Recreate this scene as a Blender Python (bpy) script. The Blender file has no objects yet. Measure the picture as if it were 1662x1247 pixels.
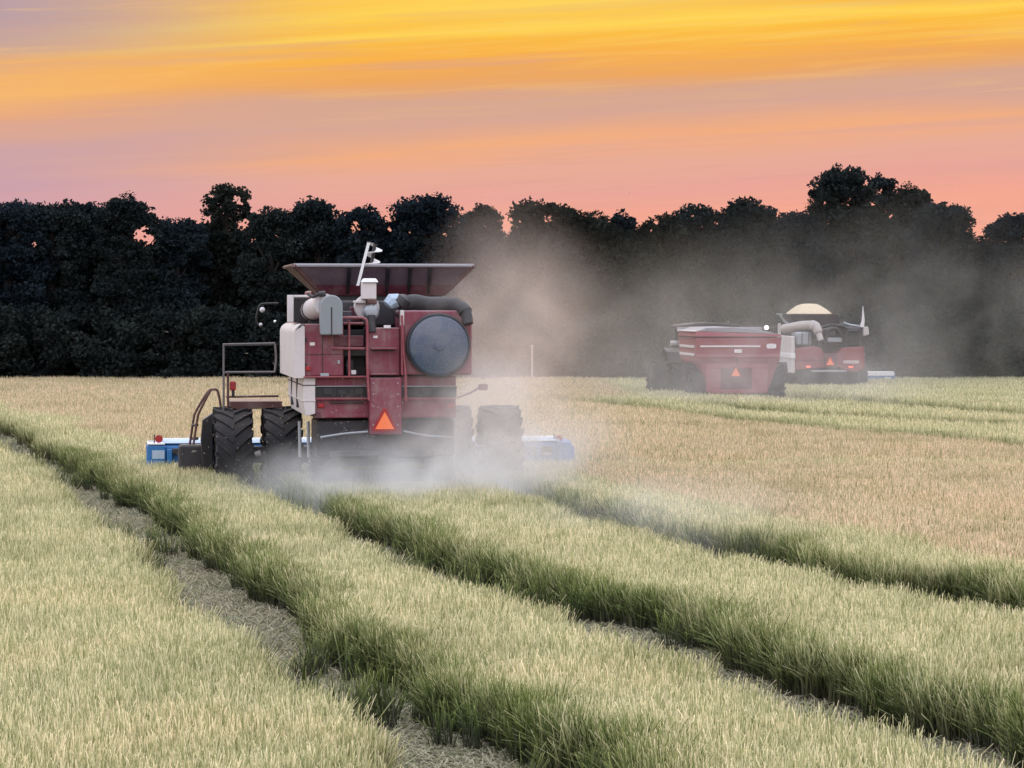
import bpy, bmesh, math, random
import numpy as np
from mathutils import Vector, Matrix
R = math.radians
random.seed(7); rng = np.random.default_rng(11)
scene = bpy.context.scene
COL = scene.collection

# ---------------------------------------------------------------- camera, sky, sun, exposure
F, CX, CY, HOR, H = 4617.0, 831.0, 623.5, 500.0, 3.58
PITCH = math.atan((CY - HOR) / F)
cd = bpy.data.cameras.new("camera"); cam = bpy.data.objects.new("camera", cd); COL.objects.link(cam)
cam.location = (0, 0, H); cam.rotation_euler = (math.pi/2 - PITCH, 0, 0)
cd.sensor_width = 36; cd.lens = 36*F/1662; cd.clip_start = .5; cd.clip_end = 6000
scene.camera = cam
scene.view_settings.view_transform = 'Standard'; scene.view_settings.look = 'None'
scene.view_settings.exposure = 0.0; scene.view_settings.gamma = 1
scene.cycles.max_bounces = 6; scene.cycles.diffuse_bounces = 3; scene.cycles.volume_bounces = 3
scene.cycles.transmission_bounces = 4; scene.cycles.transparent_max_bounces = 6
scene.cycles.volume_step_rate = 0.6; scene.cycles.volume_max_steps = 96
scene.cycles.use_denoising = True

def s2l(c):
    return tuple(((v/255)/12.92 if v/255 <= .04045 else ((v/255+.055)/1.055)**2.4) for v in c)

class NT:                                                    # small node-tree helper
    def __init__(s, t): s.t = t; s.n = t.nodes; s.l = t.links
    def new(s, k, **kw):
        n = s.n.new(k)
        for a, b in kw.items(): setattr(n, a, b)
        return n
    def put(s, sock, v):
        if hasattr(v, 'is_output'): s.l.new(v, sock)
        else: sock.default_value = v
    def math(s, op, a, b=0.0, c=0.0, clamp=False):
        n = s.new('ShaderNodeMath', operation=op, use_clamp=clamp)
        s.put(n.inputs[0], a); s.put(n.inputs[1], b); s.put(n.inputs[2], c); return n.outputs[0]
    def mix(s, f, a, b, mode='MIX'):
        n = s.new('ShaderNodeMix', data_type='RGBA', blend_type=mode)
        s.put(n.inputs[0], f)
        for k, v in ((6, a), (7, b)): s.put(n.inputs[k], v if hasattr(v, 'is_output') else tuple(v[:3])+(1,))
        return n.outputs[2]
    def ss(s, v, lo, hi, a=0.0, b=1.0):
        n = s.new('ShaderNodeMapRange', interpolation_type='SMOOTHSTEP')
        for i, q in enumerate((v, lo, hi, a, b)): s.put(n.inputs[i], q)
        return n.outputs[0]
    def ramp(s, v, stops, interp='LINEAR'):
        n = s.new('ShaderNodeValToRGB'); cr = n.color_ramp; cr.interpolation = interp
        while len(cr.elements) > 1: cr.elements.remove(cr.elements[-1])
        for i, (p, c) in enumerate(stops):
            e = cr.elements[0] if i == 0 else cr.elements.new(p)
            e.position = p; e.color = tuple(c[:3])+(1,)
        s.put(n.inputs[0], v); return n.outputs[0]
    def noise(s, vec, scale, detail=3.0, rough=.55, dist=0.0):
        n = s.new('ShaderNodeTexNoise')
        if vec is not None: s.l.new(vec, n.inputs['Vector'])
        n.inputs['Scale'].default_value = scale; n.inputs['Detail'].default_value = detail
        n.inputs['Roughness'].default_value = rough; n.inputs['Distortion'].default_value = dist
        return n.outputs['Fac']
    def xyz(s, x, y, z):
        n = s.new('ShaderNodeCombineXYZ')
        for i, q in enumerate((x, y, z)): s.put(n.inputs[i], q)
        return n.outputs[0]

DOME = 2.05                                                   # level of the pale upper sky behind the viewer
SUN_EL, SUN_AZ = R(7.0), R(0.6)
w = bpy.data.worlds.new("World"); scene.world = w; w.use_nodes = True
k = NT(w.node_tree)
for n in list(k.n): k.n.remove(n)
out = k.new('ShaderNodeOutputWorld'); bg = k.new('ShaderNodeBackground'); k.l.new(bg.outputs[0], out.inputs[0])
tc = k.new('ShaderNodeTexCoord'); sp = k.new('ShaderNodeSeparateXYZ'); k.l.new(tc.outputs['Generated'], sp.inputs[0])
el = k.math('ARCSINE', sp.outputs[2]); az = k.math('ARCTAN2', sp.outputs[0], sp.outputs[1])
u = k.math('MULTIPLY', az, 5.555); v = k.math('MULTIPLY', el, 9.234)    # u: -1..1 across +-10 deg, v: 0..1 over 0..6.2 deg
vt = k.math('SUBTRACT', v, k.math('MULTIPLY', u, .092))               # cloud bands tilt up to the right
big = k.noise(k.xyz(k.math('MULTIPLY', u, .55), k.math('MULTIPLY', vt, 2.6), 3.1), 1.5, 3, .5)
fine = k.noise(k.xyz(k.math('MULTIPLY', u, .75), k.math('MULTIPLY', vt, 13), 8.4), 1.4, 5, .55, .3)
vv = k.math('ADD', vt, k.math('ADD', k.math('MULTIPLY_ADD', big, .16, -.08), k.math('MULTIPLY_ADD', fine, .07, -.035)))
cen = [(0, (246,170,146)), (.30, (244,168,146)), (.38, (234,166,154)), (.46, (232,172,152)), (.52, (242,174,130)), (.58, (218,168,148)),
       (.66, (216,168,144)), (.73, (238,168,98)), (.80, (249,178,78)), (.86, (252,188,66)), (.895, (255,212,86)), (.93, (252,190,70)), (.97, (255,208,84)), (1.0, (253,194,72))]
lef = [(0, (240,165,156)), (.30, (238,165,156)), (.37, (224,164,164)), (.48, (204,162,174)), (.58, (206,164,166)), (.66, (232,170,130)),
       (.76, (246,184,112)), (.86, (240,178,112)), (.92, (212,170,146)), (1.0, (186,160,166))]
fold = lambda st: [(p, s2l(c)) for p, c in st]
colr = k.mix(k.ss(u, -1.05, -.25), k.ramp(vv, fold(lef)), k.ramp(vv, fold(cen)))
low = k.mix(k.math('MULTIPLY', k.math('MULTIPLY', k.ss(fine, .52, .74), .5), k.math('MULTIPLY', k.ss(v, .76, .9), k.ss(u, -.9, -.2))), colr, s2l((255, 226, 120)))
wisp = k.noise(k.xyz(k.math('MULTIPLY', u, 1.5), k.math('MULTIPLY', vt, 19), 5.5), 1.6, 6, .62, .5)
low = k.mix(k.math('MULTIPLY', k.ss(fine, .50, .30), .30), low, s2l((212, 164, 150)))
low = k.mix(k.math('MULTIPLY', k.ss(wisp, .50, .72), k.math('MULTIPLY_ADD', k.ss(v, .55, .8), .24, .05)), low, s2l((255, 206, 120)))
low = k.mix(k.math('MULTIPLY', k.ss(wisp, .46, .30), .22), low, s2l((214, 160, 140)))
low = k.mix(k.math('MULTIPLY', k.math('MULTIPLY', k.ss(k.math('ABSOLUTE', k.math('SUBTRACT', u, .05)), .75, .0), k.ss(v, .84, 1.0)), k.math('MULTIPLY_ADD', fine, .9, .15)), low, s2l((255, 218, 96)))
# upper dome: orange only towards the sunset, pale cool cloud overhead and behind
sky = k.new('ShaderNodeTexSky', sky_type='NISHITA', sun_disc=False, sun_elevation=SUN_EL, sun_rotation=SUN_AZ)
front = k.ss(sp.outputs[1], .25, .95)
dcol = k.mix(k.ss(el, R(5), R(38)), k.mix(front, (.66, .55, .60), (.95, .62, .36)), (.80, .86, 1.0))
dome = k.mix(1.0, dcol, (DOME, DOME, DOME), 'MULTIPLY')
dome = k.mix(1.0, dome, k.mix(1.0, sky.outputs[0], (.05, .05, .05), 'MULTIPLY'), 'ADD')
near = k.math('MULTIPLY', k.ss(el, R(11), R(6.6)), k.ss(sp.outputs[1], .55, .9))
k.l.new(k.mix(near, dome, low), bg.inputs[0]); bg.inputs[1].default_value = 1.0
sd = bpy.data.lights.new("sun", 'SUN'); sun = bpy.data.objects.new("sun", sd); COL.objects.link(sun)
sd.energy = 0.5; sd.angle = R(12); sd.color = (1, .68, .42)
sun.rotation_euler = (math.pi/2 - SUN_EL, 0, math.pi - SUN_AZ)      # the sun hangs ahead, above the trees

# ---------------------------------------------------------------- geometry of the place, measured from the view
M_CAM = cam.rotation_euler.to_matrix()
def ray(px, py): return M_CAM @ Vector(((px-CX)/F, (CY-py)/F, -1))
def at_z(px, py, z):
    d = ray(px, py); t = (z-H)/d.z; return Vector((0, 0, H)) + d*t
def at_y(px, py, Y):
    d = ray(px, py); return Vector((0, 0, H)) + d*(Y/d.y)

# ---------------------------------------------------------------- helpers
def tag(o, label=None, cat=None, group=None, kind=None):
    for a, b in (('label', label), ('category', cat), ('group', group), ('kind', kind)):
        if b: o[a] = b
    return o
def smooth(bm, ang=35):
    for f in bm.faces: f.smooth = True
    for e in bm.edges:
        if len(e.link_faces) == 2 and e.calc_face_angle(0) > R(ang): e.smooth = False
def link(name, me, mat, parent=None):
    o = bpy.data.objects.new(name, me); COL.objects.link(o)
    if mat: me.materials.append(mat)
    if parent: o.parent = parent
    return o
class MB:
    def __init__(s): s.bm = bmesh.new()
    def poly(s, pts): return s.bm.faces.new([s.bm.verts.new(p) for p in pts])
    def hexa(s, p):                                          # 8 points: bottom ring 0-3, top ring 4-7
        v = [s.bm.verts.new(q) for q in p]
        for f in ((3,2,1,0), (4,5,6,7), (0,1,5,4), (1,2,6,5), (2,3,7,6), (3,0,4,7)): s.bm.faces.new([v[i] for i in f])
        return s
    def box(s, x0, x1, y0, y1, z0, z1):
        return s.hexa([(x0,y0,z0),(x1,y0,z0),(x1,y1,z0),(x0,y1,z0),(x0,y0,z1),(x1,y0,z1),(x1,y1,z1),(x0,y1,z1)])
    def prism(s, pts, y0, y1):                               # (x,z) outline extruded along y
        a = [s.bm.verts.new((x, y0, z)) for x, z in pts]; b = [s.bm.verts.new((x, y1, z)) for x, z in pts]
        n = len(pts); s.bm.faces.new(a); s.bm.faces.new(b[::-1])
        for i in range(n): s.bm.faces.new([a[i], b[i], b[(i+1) % n], a[(i+1) % n]])
        return s
    def prism_x(s, pts, x0, x1):                             # (y,z) outline extruded along x
        a = [s.bm.verts.new((x0, y, z)) for y, z in pts]; b = [s.bm.verts.new((x1, y, z)) for y, z in pts]
        n = len(pts); s.bm.faces.new(a); s.bm.faces.new(b[::-1])
        for i in range(n): s.bm.faces.new([a[i], b[i], b[(i+1) % n], a[(i+1) % n]])
        return s
    def tube(s, pts, r, seg=10, caps=True):
        pts = [Vector(p) for p in pts]; rs = r if isinstance(r, (list, tuple)) else [r]*len(pts)
        rings = []; up = Vector((0, 0, 1)); prev = None
        for i, p in enumerate(pts):
            t = (pts[min(i+1, len(pts)-1)] - pts[max(i-1, 0)]).normalized()
            if prev is None:
                a = t.cross(up if abs(t.z) < .95 else Vector((1, 0, 0))).normalized()
            else: a = (prev - t*prev.dot(t)).normalized()
            prev = a; b = t.cross(a)
            rings.append([s.bm.verts.new(p + (a*math.cos(2*math.pi*j/seg) + b*math.sin(2*math.pi*j/seg))*rs[i]) for j in range(seg)])
        for q, w_ in zip(rings, rings[1:]):
            for j in range(seg): s.bm.faces.new([q[j], q[(j+1) % seg], w_[(j+1) % seg], w_[j]])
        if caps: s.bm.faces.new(rings[0][::-1]); s.bm.faces.new(rings[-1])
        return s
    def lathe(s, prof, axis_o, axis='y', seg=32):            # prof: (radius, along)
        O = Vector(axis_o); rings = []
        for r_, a in prof:
            ring = []
            for j in range(seg):
                c, q = math.cos(2*math.pi*j/seg)*r_, math.sin(2*math.pi*j/seg)*r_
                ring.append(s.bm.verts.new(O + (Vector((c, a, q)) if axis == 'y' else Vector((a, c, q)) if axis == 'x' else Vector((c, q, a)))))
            rings.append(ring)
        for q, w_ in zip(rings, rings[1:]):
            for j in range(seg): s.bm.faces.new([q[j], q[(j+1) % seg], w_[(j+1) % seg], w_[j]])
        s.bm.faces.new(rings[0]); s.bm.faces.new(rings[-1][::-1]); return s
    def build(s, name, mat, parent=None, bevel=0.0, ang=35, label=None):
        bmesh.ops.recalc_face_normals(s.bm, faces=s.bm.faces[:]); smooth(s.bm, ang)
        me = bpy.data.meshes.new(name); s.bm.to_mesh(me); s.bm.free()
        o = link(name, me, mat, parent)
        if bevel:
            m = o.modifiers.new("bevel", 'BEVEL'); m.width = bevel; m.segments = 2; m.limit_method = 'ANGLE'; m.angle_limit = R(40); m.harden_normals = True
        if label: o['label'] = label
        return o
def arc(cx, cz, r, a0, a1, n=8): return [(cx+r*math.cos(R(a0+(a1-a0)*i/n)), cz+r*math.sin(R(a0+(a1-a0)*i/n))) for i in range(n+1)]
def curve(pts, n=6):                                         # Catmull-Rom through points
    P = [Vector(p) for p in pts]; P = [P[0]*2-P[1]] + P + [P[-1]*2-P[-2]]; o = []
    for i in range(1, len(P)-2):
        for j in range(n):
            t = j/n; a, b, c, d = P[i-1:i+3]
            o.append(.5*((2*b)+(c-a)*t+(2*a-5*b+4*c-d)*t*t+(3*b-a-3*c+d)*t**3))
    return o + [P[-2]]
def mesh_np(name, verts, faces, attrs=None):                 # faces (N,4) int array
    me = bpy.data.meshes.new(name); nv, nf = len(verts), len(faces); m = faces.shape[1]
    me.vertices.add(nv); me.vertices.foreach_set('co', verts.astype(np.float32).ravel())
    me.loops.add(nf*m); me.loops.foreach_set('vertex_index', faces.astype(np.int32).ravel())
    me.polygons.add(nf); me.polygons.foreach_set('loop_start', np.arange(0, nf*m, m, dtype=np.int32))
    for a, d in (attrs or {}).items():
        t = me.attributes.new(a, 'FLOAT', 'POINT'); t.data.foreach_set('value', d.astype(np.float32))
    me.update(calc_edges=True); return me

# ---------------------------------------------------------------- materials
def mat(name):
    m = bpy.data.materials.new(name); m.use_nodes = True; q = NT(m.node_tree)
    return m, q, q.n['Principled BSDF']
def paint(name, c, rough=.5, dust=.35, metal=0.0, dirt=(.27, .205, .19), scale=2.2):
    m, q, b = mat(name)
    co = q.new('ShaderNodeTexCoord').outputs['Object']; geo = q.new('ShaderNodeNewGeometry')
    n1 = q.noise(co, scale, 6, .65); n2 = q.noise(co, scale*9, 3, .6)
    base = q.mix(q.math('MULTIPLY', n2, .25), c, tuple(x*.6 for x in c))
    s = q.new('ShaderNodeSeparateXYZ'); q.l.new(geo.outputs['Normal'], s.inputs[0])
    up = q.ss(s.outputs[2], .3, .9)
    mp = q.new('ShaderNodeMapping'); q.l.new(co, mp.inputs[0]); mp.inputs['Scale'].default_value = (7, 7, .7)
    run = q.ss(q.noise(mp.outputs[0], 1.6, 4, .6), .52, .74)
    f = q.math('ADD', q.math('MULTIPLY', q.ss(n1, .42, .72), dust), q.math('MULTIPLY', up, dust*.9), clamp=True)
    f = q.math('ADD', f, q.math('MULTIPLY', run, dust*.5), clamp=True)
    q.put(b.inputs['Base Color'], q.mix(f, base, dirt)); q.put(b.inputs['Metallic'], metal)
    q.put(b.inputs['Roughness'], q.math('MULTIPLY_ADD', n1, .3, rough-.1))
    return m
RED = paint("faded_red_paint", (.205, .036, .060), .55, .58); DRED = paint("dark_red_paint", (.095, .012, .026), .55, .3)
RED2 = paint("newer_red_paint", (.22, .020, .030), .4, .25); CARTRED = paint("cart_red_paint", (.26, .05, .065), .5, .3)
CREAM = paint("cream_paint", (.62, .57, .56), .5, .25, 0, (.42, .36, .33)); WHITE = paint("white_paint", (.78, .77, .76), .5, .12)
BLUE = paint("blue_paint", (.012, .16, .42), .45, .16); PALEBLUE = paint("pale_blue_lid", (.42, .54, .66), .4, .15)
DARK = paint("dark_grease_metal", (.030, .028, .032), .6, .3, 0, (.10, .085, .075)); BLACK = paint("black_paint", (.012, .012, .014), .5, .12)
RAILP = paint("dark_grey_rail", (.13, .12, .12), .5, .3); DULL = paint("dull_cream_tube", (.46, .42, .39), .6, .3)
STEEL = paint("galvanised_steel", (.36, .39, .42), .45, .25, .5); RUBBER = paint("tyre_rubber", (.022, .022, .026), .85, .45, 0, (.075, .062, .052), 5)
RUST = paint("rusty_brown_tube", (.09, .032, .028), .6, .3); SPOUT = paint("grey_rubber_spout", (.24, .27, .29), .7, .3)
TANKP = paint("tank_panel_plum", (.050, .040, .054), .55, .3); SCREENM, q_, b_ = mat("rotary_screen_mesh")
_c = q_.new('ShaderNodeTexCoord').outputs['Object']; _v = q_.new('ShaderNodeTexVoronoi', feature='F1'); q_.l.new(_c, _v.inputs['Vector']); _v.inputs['Scale'].default_value = 55
q_.put(b_.inputs['Base Color'], q_.mix(q_.ss(_v.outputs['Distance'], .2, .4), (.16, .19, .24), q_.mix(q_.ss(q_.noise(_c, 1.7, 4), .4, .65), (.045, .075, .12), (.12, .13, .16))))
b_.inputs['Metallic'].default_value = .3; b_.inputs['Roughness'].default_value = .5
ORANGE, q_, b_ = mat("fluorescent_orange"); b_.inputs['Base Color'].default_value = (.95, .20, .055, 1); b_.inputs['Roughness'].default_value = .35
REFL, q_, b_ = mat("red_reflective_border"); b_.inputs['Base Color'].default_value = (.32, .012, .016, 1); b_.inputs['Roughness'].default_value = .3
LAMP, q_, b_ = mat("lit_work_lamp"); b_.inputs['Emission Color'].default_value = (1, .98, .92, 1); b_.inputs['Emission Strength'].default_value = 3.0
TAIL, q_, b_ = mat("lit_tail_lamp"); b_.inputs['Base Color'].default_value = (.7, .05, .03, 1); b_.inputs['Emission Color'].default_value = (1, .25, .15, 1); b_.inputs['Emission Strength'].default_value = .9
MIRROR, q_, b_ = mat("mirror_glass"); b_.inputs['Base Color'].default_value = (.85, .92, .9, 1); b_.inputs['Metallic'].default_value = 1; b_.inputs['Roughness'].default_value = .06
GLASS, q_, b_ = mat("tinted_cab_glass"); b_.inputs['Base Color'].default_value = (.02, .03, .035, 1); b_.inputs['Roughness'].default_value = .08
GRAIN, q_, b_ = mat("rice_grain"); _c = q_.new('ShaderNodeTexCoord').outputs['Object']
q_.put(b_.inputs['Base Color'], q_.mix(q_.noise(_c, 30, 3), (.50, .40, .26), (.66, .54, .38))); b_.inputs['Roughness'].default_value = .9
TARP = paint("grey_tarpaulin", (.30, .29, .31), .7, .2); PALE = paint("pale_decal", (.72, .68, .68), .5, .15)

# soil
SOIL, q_, b_ = mat("straw_littered_soil"); _c = q_.new('ShaderNodeTexCoord').outputs['Object']
q_.put(b_.inputs['Base Color'], q_.mix(q_.ss(q_.noise(_c, 6, 6, .7), .4, .62), (.055, .050, .040), q_.mix(q_.noise(_c, .35, 3), (.15, .14, .11), (.11, .12, .07))))
b_.inputs['Roughness'].default_value = .95
_b = q_.new('ShaderNodeBump'); q_.l.new(q_.noise(_c, 14, 6, .7), _b.inputs['Height']); _b.inputs['Distance'].default_value = .06; q_.l.new(_b.outputs[0], b_.inputs['Normal'])

def plant(name, stops_a, stops_b, patch, trans=.3):          # blade colour runs from stem foot to tip; INSTANCER attr 'green' shifts it
    m = bpy.data.materials.new(name); m.use_nodes = True; q = NT(m.node_tree); q.n.remove(q.n['Principled BSDF'])
    o = q.n['Material Output']
    h = q.new('ShaderNodeAttribute', attribute_name='h').outputs['Fac']; rn = q.new('ShaderNodeAttribute', attribute_name='rnd').outputs['Fac']
    gr = q.new('ShaderNodeAttribute', attribute_name='green', attribute_type='INSTANCER').outputs['Fac']
    pos = q.new('ShaderNodeNewGeometry').outputs['Position']
    p1 = q.noise(pos, .55, 4, .6); p2 = q.noise(pos, 2.6, 3, .6)
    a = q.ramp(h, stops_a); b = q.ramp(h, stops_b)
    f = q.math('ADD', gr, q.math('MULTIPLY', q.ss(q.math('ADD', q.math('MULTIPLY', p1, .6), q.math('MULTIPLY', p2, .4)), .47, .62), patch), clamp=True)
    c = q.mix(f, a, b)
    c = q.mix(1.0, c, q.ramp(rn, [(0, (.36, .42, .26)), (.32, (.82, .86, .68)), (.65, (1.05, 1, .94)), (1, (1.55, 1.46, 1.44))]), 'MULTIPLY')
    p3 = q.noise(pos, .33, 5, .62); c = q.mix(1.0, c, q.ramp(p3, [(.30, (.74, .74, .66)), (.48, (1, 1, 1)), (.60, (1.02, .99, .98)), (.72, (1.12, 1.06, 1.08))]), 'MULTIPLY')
    d = q.new('ShaderNodeBsdfDiffuse'); t = q.new('ShaderNodeBsdfTranslucent'); mx = q.new('ShaderNodeMixShader')
    q.l.new(c, d.inputs[0]); q.l.new(c, t.inputs[0]); mx.inputs[0].default_value = trans
    q.l.new(d.outputs[0], mx.inputs[1]); q.l.new(t.outputs[0], mx.inputs[2]); q.l.new(mx.outputs[0], o.inputs[0])
    return m
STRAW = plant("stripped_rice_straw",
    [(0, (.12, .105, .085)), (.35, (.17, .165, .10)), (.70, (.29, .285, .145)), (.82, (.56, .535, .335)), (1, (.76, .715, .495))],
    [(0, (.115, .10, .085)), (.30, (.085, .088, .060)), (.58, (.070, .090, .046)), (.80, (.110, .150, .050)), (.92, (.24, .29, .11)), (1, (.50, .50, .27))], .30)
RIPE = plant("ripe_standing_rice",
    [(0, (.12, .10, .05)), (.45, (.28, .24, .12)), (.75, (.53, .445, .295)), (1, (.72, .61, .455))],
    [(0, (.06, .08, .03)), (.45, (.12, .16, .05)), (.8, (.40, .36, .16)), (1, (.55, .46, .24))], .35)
WALL = plant("green_stalk",  # dark green stems, with the shade of the cut face put into the colour
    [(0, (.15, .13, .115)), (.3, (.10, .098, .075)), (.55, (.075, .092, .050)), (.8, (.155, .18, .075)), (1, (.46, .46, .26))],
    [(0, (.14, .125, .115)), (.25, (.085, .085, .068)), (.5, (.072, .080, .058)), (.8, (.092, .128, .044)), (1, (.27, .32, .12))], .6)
LITTER = plant("trampled_straw",
    [(0, (.15, .14, .10)), (1, (.44, .41, .30))], [(0, (.12, .14, .08)), (1, (.32, .34, .22))], .3, .15)

# ---------------------------------------------------------------- ground
me = bpy.data.meshes.new("ground"); bm = bmesh.new()
bmesh.ops.create_grid(bm, x_segments=8, y_segments=8, size=2500); bm.to_mesh(me); bm.free()
tag(link("ground", me, SOIL), kind='structure')

# wheel tracks through the crop: near edge and far edge of each, at the height of the crop's top
ZC = .63
def line(pts): 
    W = [at_z(x, y, ZC) for x, y in pts]; W.sort(key=lambda p: p.y); return np.array([p.y for p in W]), np.array([p.x for p in W])
T = {
 1: (line([(-120,668),(-60,692),(0,718),(50,737),(85,775),(144,830),(202,866),(231,910),(274,957),(361,1011),(415,1047),(464,1081),(517,1114),(556,1150),(595,1178),(617,1215),(637,1245),(700,1330)]),
     line([(-120,645),(-40,660),(0,670),(36,679),(83,708),(144,730),(188,758),(253,787),(307,816),(361,856),(415,885),(500,931),(567,983),(623,1017),(678,1034),(734,1067),(790,1089),(860,1117),(1005,1176),(1101,1238),(1230,1330)])),
 2: (line([(330,750),(440,795),(520,835),(560,862),(640,905),(760,945),(889,973),(1005,1021),(1125,1070),(1246,1113),(1342,1137),(1487,1195),(1560,1224),(1700,1290)]),
     line([(400,742),(480,772),(540,797),(620,825),(700,850),(780,880),(860,900),(995,930),(1101,954),(1222,997),(1342,1040),(1439,1074),(1560,1100),(1662,1118),(1780,1150)])),
 3: (line([(700,748),(830,790),(960,830),(1050,855),(1130,877),(1198,898),(1256,908),(1343,925),(1478,949),(1608,975),(1760,1010)]),
     line([(740,745),(820,768),(900,785),(980,805),(1053,821),(1130,840),(1200,848),(1270,857),(1343,885),(1439,905),(1536,908),(1662,934),(1780,960)])),
}
def thin(pts, w0): return line([(x, y+w0) for x, y in pts]), line([(x, y-w0) for x, y in pts])
T[4] = thin([(1190,631),(1269,637),(1370,642),(1524,652),(1662,663),(1800,674)], 4.2)
T[5] = thin([(1080,640),(1215,654),(1346,665),(1447,671),(1662,679),(1800,686)], 4.2)
T[6] = thin([(840,634),(960,644),(1100,660),(1235,675),(1370,690),(1523,698),(1662,712),(1800,724)], 4.0)
for t in (1, 2, 3):                                          # carry the tracks on past the near edge of the view
    for e in (0, 1):
        ys, xs = T[t][e]; m_ = (xs[3]-xs[0])/(ys[3]-ys[0]); yn = 14.0
        T[t] = tuple((np.concatenate([[yn], q[0]]), np.concatenate([[xs[0]+m_*(yn-ys[0])], q[1]])) if i_ == e else q for i_, q in enumerate(T[t]))
def xe(t, e, Y): return np.interp(Y, T[t][e][0], T[t][e][1], left=np.nan, right=np.nan)
def inside(X, Y, wob):
    ins = np.zeros(len(X), bool); verge = np.zeros(len(X))
    for t in T:
        lo, hi = xe(t, 0, Y), xe(t, 1, Y); wb = wob*(1 if t < 4 else .4)
        with np.errstate(invalid='ignore'):
            ins |= (X > lo+wb) & (X < hi+wb)
            verge = np.maximum(verge, np.where((X >= hi+wb) & (X < hi+wb+.34), .85 - np.clip((X-hi-wb)/.34, 0, 1)**.6*.85, 0))
            verge = np.maximum(verge, np.where((X <= lo+wb) & (X > lo+wb-.2), .35, 0))
    rag = .74+.34*np.sin(Y*1.1+X*.7)*np.sin(Y*2.7+.6)+rng.normal(0, .16, len(X))
    return ins, verge*np.clip(rag, .1, 1)*np.where(Y > 62, .85, 1)
def wobble(X, Y): return .11*np.sin(Y*1.3+X*.6)+.08*np.sin(Y*3.1+1.3)+.06*np.sin(Y*7.7+X)+.05*np.sin(Y*17.3)

def tuft(name, n, rad, h0, h1, wid, lean, material, flat=False):
    V_, F_, Ha, Ra = [], [], [], []
    lv = [0, .35, .7, 1.0]
    for i in range(n):
        a = random.uniform(0, 6.283); r_ = rad*math.sqrt(random.random()); bx, by = r_*math.cos(a), r_*math.sin(a)
        h = random.uniform(h0, h1); la = random.uniform(0, 6.283); le = abs(random.gauss(0, lean))*h; fa = random.uniform(0, 3.14159)
        droop = random.random() < .30; rn = random.random(); b = len(V_)
        wd = wid*random.uniform(.6, 1.3)
        for t in lv:
            off = le*t*t; z = h*t*(1-(.22*t*t if droop else 0))
            if droop: off *= 1.8
            if flat: z, off = .03+.10*math.sin(t*3)*random.random()+.02*rn, h*t; 
            ww = wd*(1-.55*t**3)*.5
            x, y = bx+off*math.cos(la), by+off*math.sin(la)
            if flat: fa = la+1.57
            V_.append((x-ww*math.cos(fa), y-ww*math.sin(fa), z)); V_.append((x+ww*math.cos(fa), y+ww*math.sin(fa), z))
            Ha += [t, t]; Ra += [rn, rn]
        for j in range(3): F_.append((b+2*j, b+2*j+1, b+2*j+3, b+2*j+2))
    me = mesh_np(name, np.array(V_), np.array(F_), {'h': np.array(Ha), 'rnd': np.array(Ra)})
    me.materials.append(material); return bpy.data.objects.new(name, me)

def scatter(name, pts, rotz, tilt, scl, green, tufts, label, kind='stuff'):
    n = len(pts); me = bpy.data.meshes.new(name); me.vertices.add(n); me.vertices.foreach_set('co', pts.astype(np.float32).ravel())
    rot = np.stack([tilt[:, 0], tilt[:, 1], rotz], 1)
    for a, d, ty in (('rot', rot, 'FLOAT_VECTOR'), ('scl', scl, 'FLOAT_VECTOR'), ('green', green, 'FLOAT')):
        t = me.attributes.new(a, ty, 'POINT'); t.data.foreach_set('vector' if ty == 'FLOAT_VECTOR' else 'value', d.astype(np.float32).ravel())
    o = link(name, me, tufts[0].data.materials[0]); tag(o, label, 'crop', None, kind)
    g = bpy.data.node_groups.new(name, 'GeometryNodeTree')
    g.interface.new_socket("Geometry", in_out='INPUT', socket_type='NodeSocketGeometry'); g.interface.new_socket("Geometry", in_out='OUTPUT', socket_type='NodeSocketGeometry')
    N = g.nodes.new; gi, go = N('NodeGroupInput'), N('NodeGroupOutput')
    iop = N('GeometryNodeInstanceOnPoints'); jn = N('GeometryNodeJoinGeometry')
    for t in tufts:
        oi = N('GeometryNodeObjectInfo'); oi.inputs['Object'].default_value = t; oi.inputs['As Instance'].default_value = True
        g.links.new(oi.outputs['Geometry'], jn.inputs[0])
    na = {}
    for a, ty in (('rot', 'FLOAT_VECTOR'), ('scl', 'FLOAT_VECTOR')):
        q = N('GeometryNodeInputNamedAttribute'); q.data_type = ty; q.inputs[0].default_value = a; na[a] = q.outputs[0]
    e2r = N('FunctionNodeEulerToRotation'); g.links.new(na['rot'], e2r.inputs[0])
    g.links.new(gi.outputs[0], iop.inputs['Points']); g.links.new(jn.outputs[0], iop.inputs['Instance'])
    iop.inputs['Pick Instance'].default_value = True
    g.links.new(e2r.outputs[0], iop.inputs['Rotation']); g.links.new(na['scl'], iop.inputs['Scale']); g.links.new(iop.outputs[0], go.inputs[0])
    m = o.modifiers.new("scatter", 'NODES'); m.node_group = g
    return o

def grid_pts(y0, y1, sp_, marg=1.18):
    Ys = np.arange(y0, y1, sp_); P = []
    for y in Ys:
        hw = .18*y*marg + 4.5; xs = np.arange(-hw, hw, sp_); P.append(np.stack([xs, np.full(len(xs), y)], 1))
    P = np.concatenate(P); P += rng.uniform(-.5, .5, P.shape)*sp_; return P[:, 0], P[:, 1]

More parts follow.
